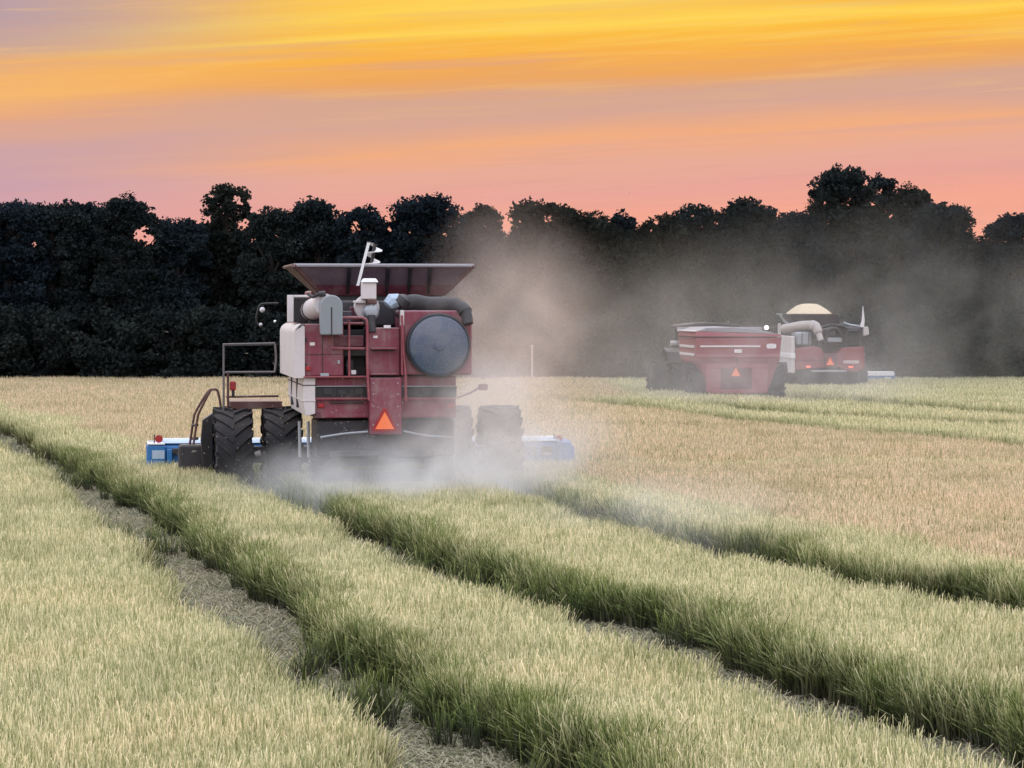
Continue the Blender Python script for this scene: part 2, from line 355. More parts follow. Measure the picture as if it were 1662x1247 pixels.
strawN = [tuft("straw_tuft", 72, .14, .50, .70, .0095, .15, STRAW) for _ in range(5)]
strawF = [tuft("straw_clump", 66, .24, .48, .71, .015, .14, STRAW) for _ in range(4)]
ripeN = [tuft("rice_tuft", 76, .24, .50, .73, .0145, .13, RIPE) for _ in range(4)]
litt = [tuft("litter_tuft", 30, .16, .22, .62, .009, 0, LITTER, True) for _ in range(4)]
weeds = [tuft("green_tuft", 44, .08, .30, .71, .010, .22, WALL) for _ in range(4)]

bands = [(16.5, 34, .115, 0), (34, 56, .15, 0), (56, 84, .24, 1), (84, 124, .31, 1)]
S, RP, LT, GW = [], [], [], []
for (y0, y1, s_, far) in bands:
    X, Y = grid_pts(y0, y1, s_); wb = wobble(X, Y); ins, verge = inside(X, Y, wb)
    t1, t3, t6 = xe(1, 1, Y), xe(3, 1, Y), xe(6, 0, Y)
    t1 = np.where(np.isnan(t1), np.where(Y > 60, -30, 30), t1); t3 = np.where(np.isnan(t3), 999, t3); t6 = np.where(np.isnan(t6), np.where(Y > 90, -999 if 0 else 4.0, 999), t6)
    beyond6 = (Y > 60) & (X > t6)
    ripe = ((X > t3+1.7) | (Y > 56.5)) & (X > t1+1.6+.5*np.sin(Y*.5)) & ~beyond6
    keep = ~ins
    lower = np.where(rng.random(len(X)) < .06, .7, 1.0)
    for sel, dst in ((keep & ~ripe, S), (keep & ripe, RP)):
        dst.append((X[sel], Y[sel], verge[sel], np.full(sel.sum(), far), lower[sel], s_))
    sel = ins & (rng.random(len(X)) < (.8 if y0 < 56 else .35)); LT.append((X[sel], Y[sel], far))
    sel = ins & (np.sin(Y*.7+1)*np.sin(Y*1.3+X*.8)+rng.normal(0, .15, len(X)) > .62) & (rng.random(len(X)) < .10) & (Y < 60); GW.append((X[sel], Y[sel], far))
for t in (1, 2, 3):                                          # the cut face on the far side of each track
    for (y0, y1, st) in ((16.5, 34, .026), (34, 62, .04)):
        Ys = np.arange(y0, y1, st); Ys = np.repeat(Ys, 2); xs = xe(t, 1, Ys) + wobble(np.nan_to_num(xe(t, 1, Ys)), Ys); ok = ~np.isnan(xs)
        ok &= rng.random(len(Ys)) < (.62+.38*np.sin(Ys*1.9+t)*np.sin(Ys*.8)) * (.45 if t == 3 else 1)
        GW.append((xs[ok] + rng.uniform(.0, .14, ok.sum())+rng.normal(0, .05, ok.sum()), Ys[ok] + rng.uniform(-.05, .05, ok.sum()), 0))
def put(rows, tufts, name, label, zs=1.0, tl=.10, green=None, far_wide=1.0):
    X = np.concatenate([r_[0] for r_ in rows]); Y = np.concatenate([r_[1] for r_ in rows]); n = len(X)
    gr = np.concatenate([r_[2] for r_ in rows]) if green is None else np.full(n, green)
    lw = np.concatenate([r_[4] for r_ in rows]) if len(rows[0]) > 4 else np.ones(n)
    lw = lw*np.where(rng.random(n) < .12, .82, 1.0); hz = zs*lw*(.98+.05*np.sin(X*.9+Y*.31)*np.sin(Y*.43)+rng.uniform(-.06, .06, n))
    sx = rng.uniform(.85, 1.25, n)*np.where(Y > 84, far_wide*1.25, far_wide)
    return scatter(name, np.stack([X, Y, np.zeros(n)], 1), rng.uniform(0, 6.283, n), rng.normal(0, tl, (n, 2)), np.stack([sx, sx, hz], 1), gr, tufts, label)
near_ = [r_ for r_ in S if r_[5] < .2]; far_ = [r_ for r_ in S if r_[5] >= .2]
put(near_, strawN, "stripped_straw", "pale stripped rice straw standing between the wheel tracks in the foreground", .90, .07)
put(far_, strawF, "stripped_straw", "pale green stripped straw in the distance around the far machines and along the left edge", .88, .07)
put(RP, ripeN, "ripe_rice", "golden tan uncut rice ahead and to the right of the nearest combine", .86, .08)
put(LT, litt, "straw_litter", "grey trampled straw lying in the wheel tracks", 1.0, .05, 0.0)
put(GW, weeds, "green_stalks", "tall dark green stalks lining the far side of the wheel tracks", .91, .11, .62)

# ---------------------------------------------------------------- trees
def leafmat(name, c0, c1):
    m = bpy.data.materials.new(name); m.use_nodes = True; q = NT(m.node_tree); q.n.remove(q.n['Principled BSDF'])
    rn = q.new('ShaderNodeAttribute', attribute_name='rnd').outputs['Fac']; ob = q.new('ShaderNodeObjectInfo').outputs['Random']
    c = q.mix(rn, c0, c1); c = q.mix(1.0, c, q.ramp(ob, [(0, (.8, .9, 1.15)), (.5, (1, 1, 1)), (1, (1.15, 1, .8))]), 'MULTIPLY')
    d = q.new('ShaderNodeBsdfDiffuse'); t = q.new('ShaderNodeBsdfTranslucent'); mx = q.new('ShaderNodeMixShader'); mx.inputs[0].default_value = .15
    q.l.new(c, d.inputs[0]); q.l.new(c, t.inputs[0]); q.l.new(d.outputs[0], mx.inputs[1]); q.l.new(t.outputs[0], mx.inputs[2]); q.l.new(mx.outputs[0], q.n['Material Output'].inputs[0])
    return m
LEAF = leafmat("dark_leaf", (.008, .012, .014), (.030, .038, .037))
BARK = paint("bark", (.030, .026, .024), .9, .1)
GAPS = [(226,382,13,12), (243,388,12,11), (234,372,8,5), (396,366,13,12), (337,357,9,10), (57,398,7,7), (1446,352,6,5), (1432,340,4,4), (822,371,10,9), (577,366,9,10), (410,392,6,8), (1415,332,5,5), (345,318,6,5), (385,322,7,6), (112,380,5,5)]   # openings between crowns
_gr = np.random.default_rng(5); _tp = [(0,330),(60,325),(140,327),(200,315),(262,352),(310,346),(365,287),(430,332),(500,322),(590,335),(690,315),(780,330),(880,322),(960,352),(1012,340),(1080,350),(1150,333),(1215,320),(1285,345),(1310,290),(1370,263),(1430,275),(1480,297),(1530,330),(1590,378),(1662,345)]
for _ in range(26):
    x_ = float(_gr.uniform(0, 1662)); y_ = float(np.interp(x_, [p[0] for p in _tp], [p[1] for p in _tp])) + float(_gr.uniform(8, 62)); r_ = float(_gr.uniform(2.2, 5.0)); GAPS.append((x_, y_, r_*1.2, r_))
def leaves(cent, rads, n_each, size, org=(0, 0, 0)):         # leaf faces spread through clumps
    C = np.repeat(cent, n_each, 0); Rr = np.repeat(rads, n_each, 0); n = len(C)
    d = rng.normal(size=(n, 3)); d /= np.linalg.norm(d, axis=1, keepdims=True)
    p = C + d*Rr*(rng.random((n, 1))**.45)*np.array([1.15, 1.15, .8])
    r_ = np.clip(np.repeat(rng.random(len(cent)), n_each)*.7 + rng.random(n)*.3, 0, 1)
    W = p + np.array(org); gx = CX + W[:, 0]/W[:, 1]*F; gy = HOR - (W[:, 2]-H)/W[:, 1]*F; keep = np.ones(n, bool)
    for (x_, y_, ax_, ay_) in GAPS:
        keep &= ((gx-x_)/ax_)**2 + ((gy-y_)/ay_)**2 + rng.normal(0, .35, n) > 1 + .45*np.sin(gx*.5)*np.sin(gy*.6+gx*.2)
    p, r_ = p[keep], r_[keep]; n = len(p)
    a = rng.normal(size=(n, 3)); a /= np.linalg.norm(a, axis=1, keepdims=True); b = np.cross(a, rng.normal(size=(n, 3))); b /= np.linalg.norm(b, axis=1, keepdims=True)
    s = size*rng.uniform(.6, 1.4, (n, 1)); l = s*1.6
    V = np.stack([p-a*l*.5, p+b*s*.45, p+a*l*.5, p-b*s*.45], 1).reshape(-1, 3)
    return V, np.arange(n*4).reshape(n, 4), np.repeat(r_, 4)
def tree(px, top, hw, Y, label, airy=0.0, foot=2.0, name="broadleaf_tree"):
    t = at_y(px, top, Y); zt = t.z; sc = Y/F; rx = hw*sc; x = t.x
    root = bpy.data.objects.new(name, None); COL.objects.link(root); root.location = (x, Y, 0); tag(root, label, 'tree', 'trees along the field edge')
    zb = foot if zt < 7.5 else foot+.6; cz, rz = (zt+zb)/2, (zt-zb)/2
    n = int((120 if airy < .5 else 190)*max(.7, rx*rz/6)); cent = []
    while len(cent) < n:
        d = rng.normal(size=3); d /= np.linalg.norm(d); k_ = rng.random()**(.30 if airy < .5 else .40)
        d = np.sign(d)*np.abs(d)**.72; q = d*k_*np.array([rx*.78, rx*.72, rz*.84])
        if q[2] < 0: q[:2] *= 1.1
        if q[2] > 0 and random.random() < (.4 if airy < .5 else .12): q[2] = rz*.86*math.sqrt(max(0, 1-(q[0]/rx)**2*.9))-abs(rng.normal())*.25
        cent.append((q[0], q[1], cz+q[2]))
    cent = np.array(cent); rads = rng.uniform(.22, .62, (n, 1))*(1-.42*airy)*min(1.2, rx/1.5+.35)
    # a few thin sprays stick out of the outline
    m = 95; d = rng.normal(size=(m, 3)); d[:, 2] = abs(d[:, 2])*.9+.1; d /= np.linalg.norm(d, axis=1, keepdims=True)
    sprays = d*np.array([rx, rx, rz])*rng.uniform(.78, .97, (m, 1)) + np.array([0, 0, cz])
    V1, F1, r1 = leaves(cent, rads, int(230-120*airy), .115, (x, Y, 0)); V2, F2, r2 = leaves(sprays, rng.uniform(.10, .26, (m, 1)), 26, .09, (x, Y, 0))
    me = mesh_np("crown", np.concatenate([V1, V2]), np.concatenate([F1, F2+len(V1)]), {'rnd': np.concatenate([r1, r2])})
    link("crown", me, LEAF, root)
    mb = MB(); r0 = .10+.022*zt
    mb.tube(curve([(0, 0, -.1), (random.uniform(-.15, .15), random.uniform(-.1, .1), zb*.6), (random.uniform(-.25, .25), 0, cz), (random.uniform(-.2, .2), 0, zt*.9)], 5), [r0*(1-.8*i/15) for i in range(16)], 8)
    for c in cent[:: max(1, n//16)]:
        s_ = (c[0]*.08, c[1]*.08, max(zb*.5, c[2]-abs(c[0])*.8-.7)); mb.tube([s_, ((s_[0]+c[0])*.5, (s_[1]+c[1])*.5, (s_[2]+c[2])*.5+.12), tuple(c)], [.07, .05, .02], 6)
    mb.build("trunk", BARK, root)
    return root
TR = [
 (-75,330,70,127,"dark round tree at the far left edge of the tree line",0),
 (20,327,62,127,"dense black-green tree at left beginning of the wood with a rounded top",0),
 (88,321,62,128,"broad dark tree with a flat rounded top, second from the left edge",0),
 (142,325,40,129.5,"narrow dark tree between the flat-topped tree and the spiky olive crown",.3),
 (206,311,52,127,"olive-tinged tree with a spiky crown above the bright gap in the leaves",.2),
 (288,346,56,128,"low rounded tree just right of the bright pink gap in the leaves",0),
 (368,285,52,130,"tall airy tree standing above its neighbours on the left half of the wood",.75),
 (438,332,52,127,"medium dark tree right of the tall airy tree on the left half",.3),
 (510,319,56,128,"rounded dark tree left of the upright white auger on the combine",.1),
 (592,331,52,127,"loose-topped tree directly behind the white auger of the near combine",.45),
 (690,312,72,127,"wide domed tree rising behind the grain tank of the near combine",0),
 (782,328,44,129,"slim tree right of the wide domed tree above the dust plume",.4),
 (880,320,72,127,"broad tree with ragged twigs on top, above the tallest dust",.2),
 (955,345,52,128,"sloping low tree between the ragged broad tree and the tiny airy top",0),
 (1012,336,28,131,"small thin airy treetop poking up above the centre of the wood",.85),
 (1075,348,52,127,"dark tree above the tractor that pulls the grain cart",0),
 (1138,332,64,128,"broad rounded tree above the left end of the grain cart",0),
 (1215,319,52,127,"dark tree with a pointed crown above the right end of the grain cart",.15),
 (1292,340,50,127,"rounded tree filling the space below and left of the tallest tree",0),
 (1372,261,68,130,"tallest tree of the wood with an airy crown, above the far combine",.6),
 (1428,276,44,131,"airy treetop pressed against the right side of the tallest tree",.8),
 (1478,292,52,130,"airy tree with sky gaps between the tallest group and the round-shouldered tree",.7),
 (1528,324,60,127,"round-shouldered tree that slopes down to the notch at right",.1),
 (1596,384,40,128,"short dark tree in the notch near the right edge",0),
 (1652,342,52,127,"ragged tree at the right edge of the view",.35),
 (1745,335,70,127,"rounded tree just past the right edge of the view",0),
]
for px, top, hw, Y, lab, airy in TR: tree(px, top, hw, Y, lab, airy)
# the mass of wood behind, and the scrub along its foot
cs = []
prof = np.array([(p[0], p[1]) for p in TR if p[5] < .6 or p[0] > 1300]); 
for _ in range(2000):
    px = rng.uniform(-520, 2180); Y = rng.uniform(129, 140); lim = np.interp(px, prof[:, 0], np.clip(prof[:, 1], 318, 400)) + 62
    zt = at_y(px, lim, Y).z; z = rng.uniform(.0, 1)**.75*zt
    ppy = 500-(z-H)/Y*F
    if abs(px-232) < 34 and 348 < ppy < 416: continue
    if abs(px-1440) < 40 and ppy < 385: continue
    cs.append((at_y(px, 500, Y).x, Y, z))
V1, F1, r1 = leaves(np.array(cs), rng.uniform(.6, 1.1, (len(cs), 1)), 150, .24)
tag(link("woodland", mesh_np("woodland", V1, F1, {'rnd': r1}), LEAF), "dark mass of woodland filling in behind the row of trees", "woodland", None, 'stuff')
cs = []
for _ in range(1600):
    px = rng.uniform(-520, 2180); Y = rng.uniform(123.6, 127.5); cs.append((at_y(px, 500, Y).x, Y, rng.uniform(.08, 1)**1.5*3.4))
V1, F1, r1 = leaves(np.array(cs), rng.uniform(.35, .75, (len(cs), 1)), 170, .13)
tag(link("undergrowth", mesh_np("undergrowth", V1, F1, {'rnd': r1}), LEAF), "dark scrub and undergrowth along the foot of the tree line", "undergrowth", None, 'stuff')

# ---------------------------------------------------------------- machines
class Machine:                                               # local frame: x right, y forward, z up; origin on the ground at the rear
    def __init__(s, name, px, Y, yaw, label, cat):
        s.root = bpy.data.objects.new(name, None); COL.objects.link(s.root); p = at_y(px, 500, Y)
        s.root.location = (p.x, Y, 0); s.root.rotation_euler = (0, 0, yaw); tag(s.root, label, cat)
        s.inv = (Matrix.Translation(s.root.location) @ Matrix.Rotation(yaw, 4, 'Z')).inverted()
        s.o = s.inv @ Vector((0, 0, H)); s.rot = s.inv.to_3x3()
    def at(s, px, py, d):                                    # measure: local point at forward distance d seen at a photo pixel
        r_ = s.rot @ ray(px, py); t = (d - s.o.y)/r_.y; return s.o + r_*t
    def rect(s, x0, y0, x1, y1, d):                          # -> x0,x1,z0,z1
        a, b = s.at(x0, y1, d), s.at(x1, y0, d); return a.x, b.x, a.z, b.z
    def panel(s, name, m, px, d0, d1, bevel=.015, parent=None, label=None):
        x0, x1, z0, z1 = s.rect(*px, d0); return MB().box(x0, x1, d0, d1, z0, z1).build(name, m, parent or s.root, bevel, label=label)

def wheel(root, x, y, r, w_, rim=CREAM, lug=True, hub_in=.10):
    e = bpy.data.objects.new("wheel", None); COL.objects.link(e); e.parent = root; e.location = (x, y, r)
    mb = MB(); h = w_/2; rb = r*.955
    mb.lathe([(r*.56, -h*.72), (r*.62, -h*.86), (r*.80, -h*1.0), (rb*.955, -h*.93), (rb*.99, -h*.6), (rb, 0), (rb*.99, h*.6), (rb*.955, h*.93), (r*.80, h), (r*.62, h*.86), (r*.56, h*.72)], (0, 0, 0), 'x', 48)
    if lug:
        n = 20
        for sd_ in (-1, 1):
            for i in range(n):
                a0 = 2*math.pi*(i+(.5 if sd_ > 0 else 0))/n
                for j in range(3):                           # each lug bends back from the middle to the shoulder
                    xa, xb = h*(.04+.33*j)*sd_, h*(.04+.33*(j+1))*sd_
                    aa, ab = a0+.115*j, a0+.115*(j+1); q = []
                    for rr in (rb*.94, r*1.0-(.012 if j == 2 else 0)):
                        for (xx, an, da) in ((xa, aa, -.042), (xa, aa, .042), (xb, ab, .042), (xb, ab, -.042)):
                            q.append((xx, math.sin(an+da)*rr, math.cos(an+da)*rr))
                    mb.hexa(q)
                    if j == 2:
                        q = []
                        for (rr, xx) in ((r*.78, xb*.99), (r*.985, xb)):
                            for (dx, da) in ((-.02*sd_, -.04), (-.02*sd_, .04), (.015*sd_, .04), (.015*sd_, -.04)):
                                q.append((xx+dx, math.sin(ab+.03+da)*rr, math.cos(ab+.03+da)*rr))
                        mb.hexa(q)
    mb.build("tyre", RUBBER, e, 0, 30)
    MB().lathe([(.04, -h*.5), (r*.30, -h*.5), (r*.34, -h*.2), (r*.50, -h*.25), (r*.565, -h*.74), (r*.58, -h*.6), (r*.58, h*.6), (r*.565, h*.74), (r*.50, h*.25), (r*.34, h*.2), (r*.30, h*.5), (.04, h*.5)], (0, 0, 0), 'x', 32).build("rim", rim, e)
    return e
def smv(root, x, y, z, s):                                   # slow-vehicle triangle: orange field, red border
    b = MB().prism([(x-s*.56, z), (x-s*.46, z-s*.06), (x+s*.46, z-s*.06), (x+s*.56, z), (x+s*.07, z+s*.95), (x-s*.07, z+s*.95)], y, y+.012).build("warning_triangle", REFL, root)
    MB().prism([(x-s*.42, z+.035*s), (x+s*.42, z+.035*s), (x, z+s*.80)], y-.006, y).build("orange_field", ORANGE, b)

# ======== the near combine
A = Machine("combine_harvester", 626, 48.6, R(8), "nearest combine, faded red and cream, with a round rotary screen and wide blue header", "combine harvester")
RT = A.root
x0, x1, z0, z1 = A.rect(493, 525, 766, 613, 0)
lx0, lx1, lz0, lz1 = A.rect(511, 613, 742, 680, 0)
cz0 = A.at(626, 612, 0).z; EXTP = paint('tank_panel_pale_plum', (.115, .080, .105), .55, .4)  # paler plum paint for the rear panel of the tank extension
# upper body: left block, recessed engine bay, step panel, radiator box
mb = MB(); ex0, ex1 = A.at(558, 540, 0).x, A.at(598, 540, 0).x; rx0, rx1, rz0, rz1 = A.rect(651, 504, 766, 609, -.05)
bt = A.at(600, 526, 0).z; tt = A.at(626, 532, 0).z
mb.box(x0, ex0, .04, 2.0, cz0+.012, bt); mb.box(x0+.003, x1-.02, 2.0, 4.0, cz0+.014, bt+.02); mb.box(ex1, rx0-.003, .06, 2.0, cz0+.012, tt)
mb.build("upper_body", RED, RT, .03)
mb = MB(); mb.box(ex0+.003, ex1-.003, .55, 1.99, cz0+.012, bt-.1); mb.box(ex0+.004, ex1-.005, .2, .5, cz0+.35, cz0+.5); mb.box(ex0+.06, ex0+.2, .3, .5, cz0+.04, cz0+.3)
mb.build("engine_bay", BLACK, RT, .02)
A.panel("bay_cover", DRED, (541, 545, 590, 563), .03, .2)
A.panel("bay_light", PALE, (570, 601, 578, 608), .1, .16, .01)
A.panel("door_handle", STEEL, (520, 606, 534, 611), .0, .035, .006)
A.panel("maker_plate", PALE, (623, 528, 634, 533), .03, .058, .002)
for py in (566, 607.5):
    o_ = A.panel("step", RED, (602, py-1.4, 644, py+1.4), -.12, .058, .006)
    A.panel("step_gap", BLACK, (604, py+1.8, 641, py+4.2), .045, .058, 0)
A.panel("rear_ledge", CARTRED, (493, 610.5, 598, 613.5), -.03, .4, .008)
A.panel("panel_seam", DARK, (523, 545, 524, 609), .03, .0385, 0); A.panel("panel_seam", DARK, (496, 575, 556, 576), .03, .0385, 0)
A.panel("warning_decal", PALE, (503, 556, 511, 561), .032, .039, 0); A.panel("warning_decal", PALE, (606, 545, 613, 549), .05, .0585, 0); A.panel("latch", STEEL, (548, 585, 552, 591), .01, .039, .006)
A.panel("tail_lamp", REFL, (496, 595, 505, 602), .0, .039, .012); A.panel("hinge", DARK, (495, 548, 498, 556), .015, .039, .006); A.panel("hinge", DARK, (495, 590, 498, 594), .015, .039, .006)
# radiator box and rotary screen
rb = MB().box(rx0, rx1, -.05, 1.5, rz0, rz1).build("radiator_box", RED, RT, .035)
MB().box(rx0-.004, rx0+.035, -.085, -.052, rz0, rz1-.02).build("edge_trim", CARTRED, rb, .01)
MB().box(rx0-.012, rx0+.05, -.1, .05, rz1-.26, rz1+.004).build("corner_bracket", CREAM, rb, .01)
c = A.at(712.5, 561, -.2); rr = 49.5/95.0
sc = MB().lathe([(rr*.97, .13), (rr, .10), (rr, .03), (rr*.95, 0), (rr*.90, -.012), (rr*.3, -.03), (.05, -.035)], (c.x, -.2, c.z), 'y', 56).build("rotary_screen", SCREENM, RT)
MB().lathe([(rr*1.035, .15), (rr*1.07, .13), (rr*1.06, .02), (rr*1.005, .0), (rr*1.005, .12)], (c.x, -.2, c.z), 'y', 56).build("screen_rim", BLACK, sc)
MB().lathe([(.09, 0), (.085, -.02), (.03, -.03)], (c.x, -.236, c.z), 'y', 20).build("hub", SCREENM, sc)
# air duct from screen housing to the air cleaner
pts = [A.at(654, 494, .35), A.at(672, 490, .35), A.at(695, 494, .35), A.at(722, 494, .3), A.at(742, 496, .10), A.at(756, 507, -.08), A.at(760, 526, -.16)]
dct = MB().tube(curve(pts, 6), [.13]*19+[.13]*6+[.12]*6+[.09]*6, 16).build("air_duct", DARK, RT)
a, b = A.at(657, 488, .35), A.at(646, 496, .33); MB().tube([a+(b-a)*-.25+Vector((0, 0, .07)), a, b], [.07, .17, .16], 14).build("duct_clamp", BLACK, dct)
a, b, c2 = A.at(648, 488, .34), A.at(636, 489, .34), A.at(629, 496, .32)
MB().tube([a, b, c2], [.12, .135, .10], 9).build("duct_end", PALEBLUE, dct)
pts = [A.at(633, 496, .3), A.at(640, 508, .3), A.at(650, 517, .3)]; MB().tube(curve(pts, 4), .025, 8).build("hose", BLACK, dct)
# lower body with slots, column and warning triangle
mb = MB(); mb.box(lx0, lx1, .15, 4.3, lz0, cz0+.01); mb.build("lower_body", RED, RT, .03)
for (pa, pb) in ((512, 600), (653, 741)):
    s0 = A.panel("slot", BLACK, (pa, 628, pb, 645), .125, .148, 0)
    for q_ in range(3):
        u0 = pa+6+q_*26*(1 if pa < 600 else 1.0)+random.uniform(0, 8); A.panel("slot_plate", DARK, (u0, 630+random.uniform(0, 4), u0+14, 641), .10, .122, .004, s0)
    A.panel("sill", CARTRED, (pa, 645.5, pb, 649), .06, .147, .008)
    A.panel("slot_lip", STEEL, (pa, 626.2, pb, 628), .09, .147, .004)
cx0, cx1, czz, czt = A.rect(600, 613, 652, 706, -.1)
MB().box(cx0, cx1, -.1, .148, czz, czt).build("centre_column", RED, RT, .025)
p = A.at(624.5, 698, -.12); smv(RT, p.x, -.12, p.z, .385)
for px_ in (606, 646):
    for py in (622, 640, 660, 690): A.panel("bolt", STEEL, (px_-1, py-1, px_+1, py+1), -.112, -.1, 0)
A.panel("tail_lamp", REFL, (516, 655, 526, 662), .11, .148, .012); A.panel("tail_lamp", REFL, (727, 655, 737, 662), .11, .148, .012); A.panel("belt_guard", DARK, (536, 652, 590, 655), .10, .148, .01); A.panel("corner_gusset", DRED, (512, 668, 520, 679), .12, .148, .01)
# side skins: cream shields with rounded shoulder
ux0, _, uz0, uz1 = A.rect(487, 526, 494, 614, .02); r_ = .16; xl = ux0-.10
prof = [(ux0+.08, uz0), (ux0+.08, uz1-.05), (ux0+.02, uz1)] + arc(xl+r_, uz1-r_, r_, 90, 180) + [(xl, uz0)]
MB().prism(prof, .0, 4.15).build("side_panel", CREAM, RT, .012)
sx0, sx1, sz0, sz1 = A.rect(503, 612, 512, 676, .02)
lp = MB().prism([(sx1, sz0+.04), (sx1, sz1-.012), (sx1-.20, sz1-.012), (sx1-.22, sz0+.30), (sx1-.16, sz0)], .06, 4.1).build("side_panel", CREAM, RT, .012)
MB().box(sx1-.225, sx1+.004, .05, 4.11, sz1-.15, sz1-.135).build("seam", DARK, lp); MB().box(sx1-.228, sx1+.004, .048, 4.11, sz1-.42, sz1-.39).build("rib", CREAM, lp, .006)
for d in (1.5, 3.0): MB().box(sx1-.232, sx1-.1, d, d+.018, sz0+.1, sz1-.02).build("seam", DARK, lp)
# rails and ladder on the rear
def pipe(name, pts, d, r_=.022, m=CARTRED, n=5, par=None, seg=8):
    P = [A.at(*(q if len(q) == 3 else (*q, d))) for q in pts]; return MB().tube(curve(P, n) if n > 1 else P, r_, seg).build(name, m, par or RT)
pipe("ladder_rail", [(556, 516), (580, 515.5), (591, 517), (595.5, 525), (596, 560), (596.5, 605), (599, 650)], -.12, .024)
pipe("ladder_rail", [(652, 512), (655, 560), (658, 605), (659, 652)], -.1, .022)
pipe("guard_bar", [(566.5, 520), (567, 613)], -.02, .02, CARTRED, 1); pipe("guard_bar", [(538, 565.5), (592, 566)], -.05, .022, CARTRED, 1)
pipe("guard_bar", [(557, 525), (590, 525)], .0, .02, CARTRED, 1)
# deck, engine, air cleaner, exhaust stack
z3 = bt+.02
A.panel("engine_block", DARK, (500, 488, 700, 530), 1.0, 1.95, .05)
A.panel("deck_box", DRED, (570, 498, 588, 522), .5, .95, .02); A.panel("deck_box", TANKP, (556, 505, 572, 524), .4, .95, .02)
a = A.at(603, 507, .2); MB().lathe([(.05, 0), (.10, .01), (.135, .06), (.135, .55), (.10, .6)], (a.x, .15, a.z), 'y', 24).build("air_cleaner", STEEL, RT)
a = A.at(597, 500, .3); MB().lathe([(.15, .26), (.21, .28), (.22, .33), (.22, .5), (.1, .55)], (a.x, .15, a.z), 'y', 24).build("air_filter_drum", CREAM, RT)
A.panel("drum_strap", CREAM, (574, 488, 594, 492), .3, .45, .01); A.panel("manifold", RUST, (596, 486, 612, 494), .2, .5, .02)
st = A.panel("intake_stack", CREAM, (587.5, 459, 611, 486), .22, .47, .02)
a, b = A.at(585, 459, .2), A.at(616.5, 452, .2); MB().hexa([(a.x+.02, .18, a.z), (b.x-.02, .18, a.z), (b.x-.02, .52, a.z), (a.x+.02, .52, a.z), (a.x+.06, .22, b.z), (b.x-.06, .22, b.z), (b.x-.06, .48, b.z), (a.x+.06, .48, b.z)]).build("stack_cap", WHITE, st, .02)
pipe("elbow_pipe", [(603, 512, .12), (603, 525, .1), (604, 540, .06)], .1, .07, DARK, 4, None, 12)
# unloading tube folded along the left, with its hanging spout
a, b = A.at(499, 506, 1.5), A.at(527, 494, -.05)
ut = MB().tube([a, b], .185, 22).build("unloading_tube", CREAM, RT)
for t in (.30, -.02): q = a+(b-a)*t; MB().tube([q, q+(b-a).normalized()*.05], .197, 22).build("tube_band", BLACK, ut)
sx0, sx1, sz0, sz1 = A.rect(519, 479, 555, 544, -.2); rw = (sx1-sx0)/2
mb = MB(); mb.prism([(sx0+.015, sz0), (sx1, sz0)] + [(px_+0, pz_) for px_, pz_ in arc(sx0+rw, sz1-rw, rw, 0, 180, 12)], -.38, .02)
sp_ = mb.build("spout", SPOUT, RT, .03); MB().box(sx0+rw-.012, sx0+rw+.01, -.386, -.38, sz0, sz1-rw*1.1).build("spout_seam", DARK, sp_)
a = A.at(520, 478, -.1); MB().tube(curve([A.at(500, 477, .1), A.at(508, 482, 0), A.at(516, 478, -.1), A.at(528, 477, -.15)], 4), [.03]*9+[.05]*4, 8).build("hinge_arm", DARK, ut)
x0_, x1_, z0_, z1_ = A.rect(466.5, 479, 476.5, 523, 1.0)
fb = MB().box(x0_, x1_, 1.0, 1.1, z0_, z1_).build("corner_post", CREAM, RT, .01); A.panel("top_bar", CREAM, (477, 479, 502, 482.5), 1.0, 1.08, .008, fb)
A.panel("post_backing", BLACK, (477, 483, 500, 524), 1.15, 1.9, .02)
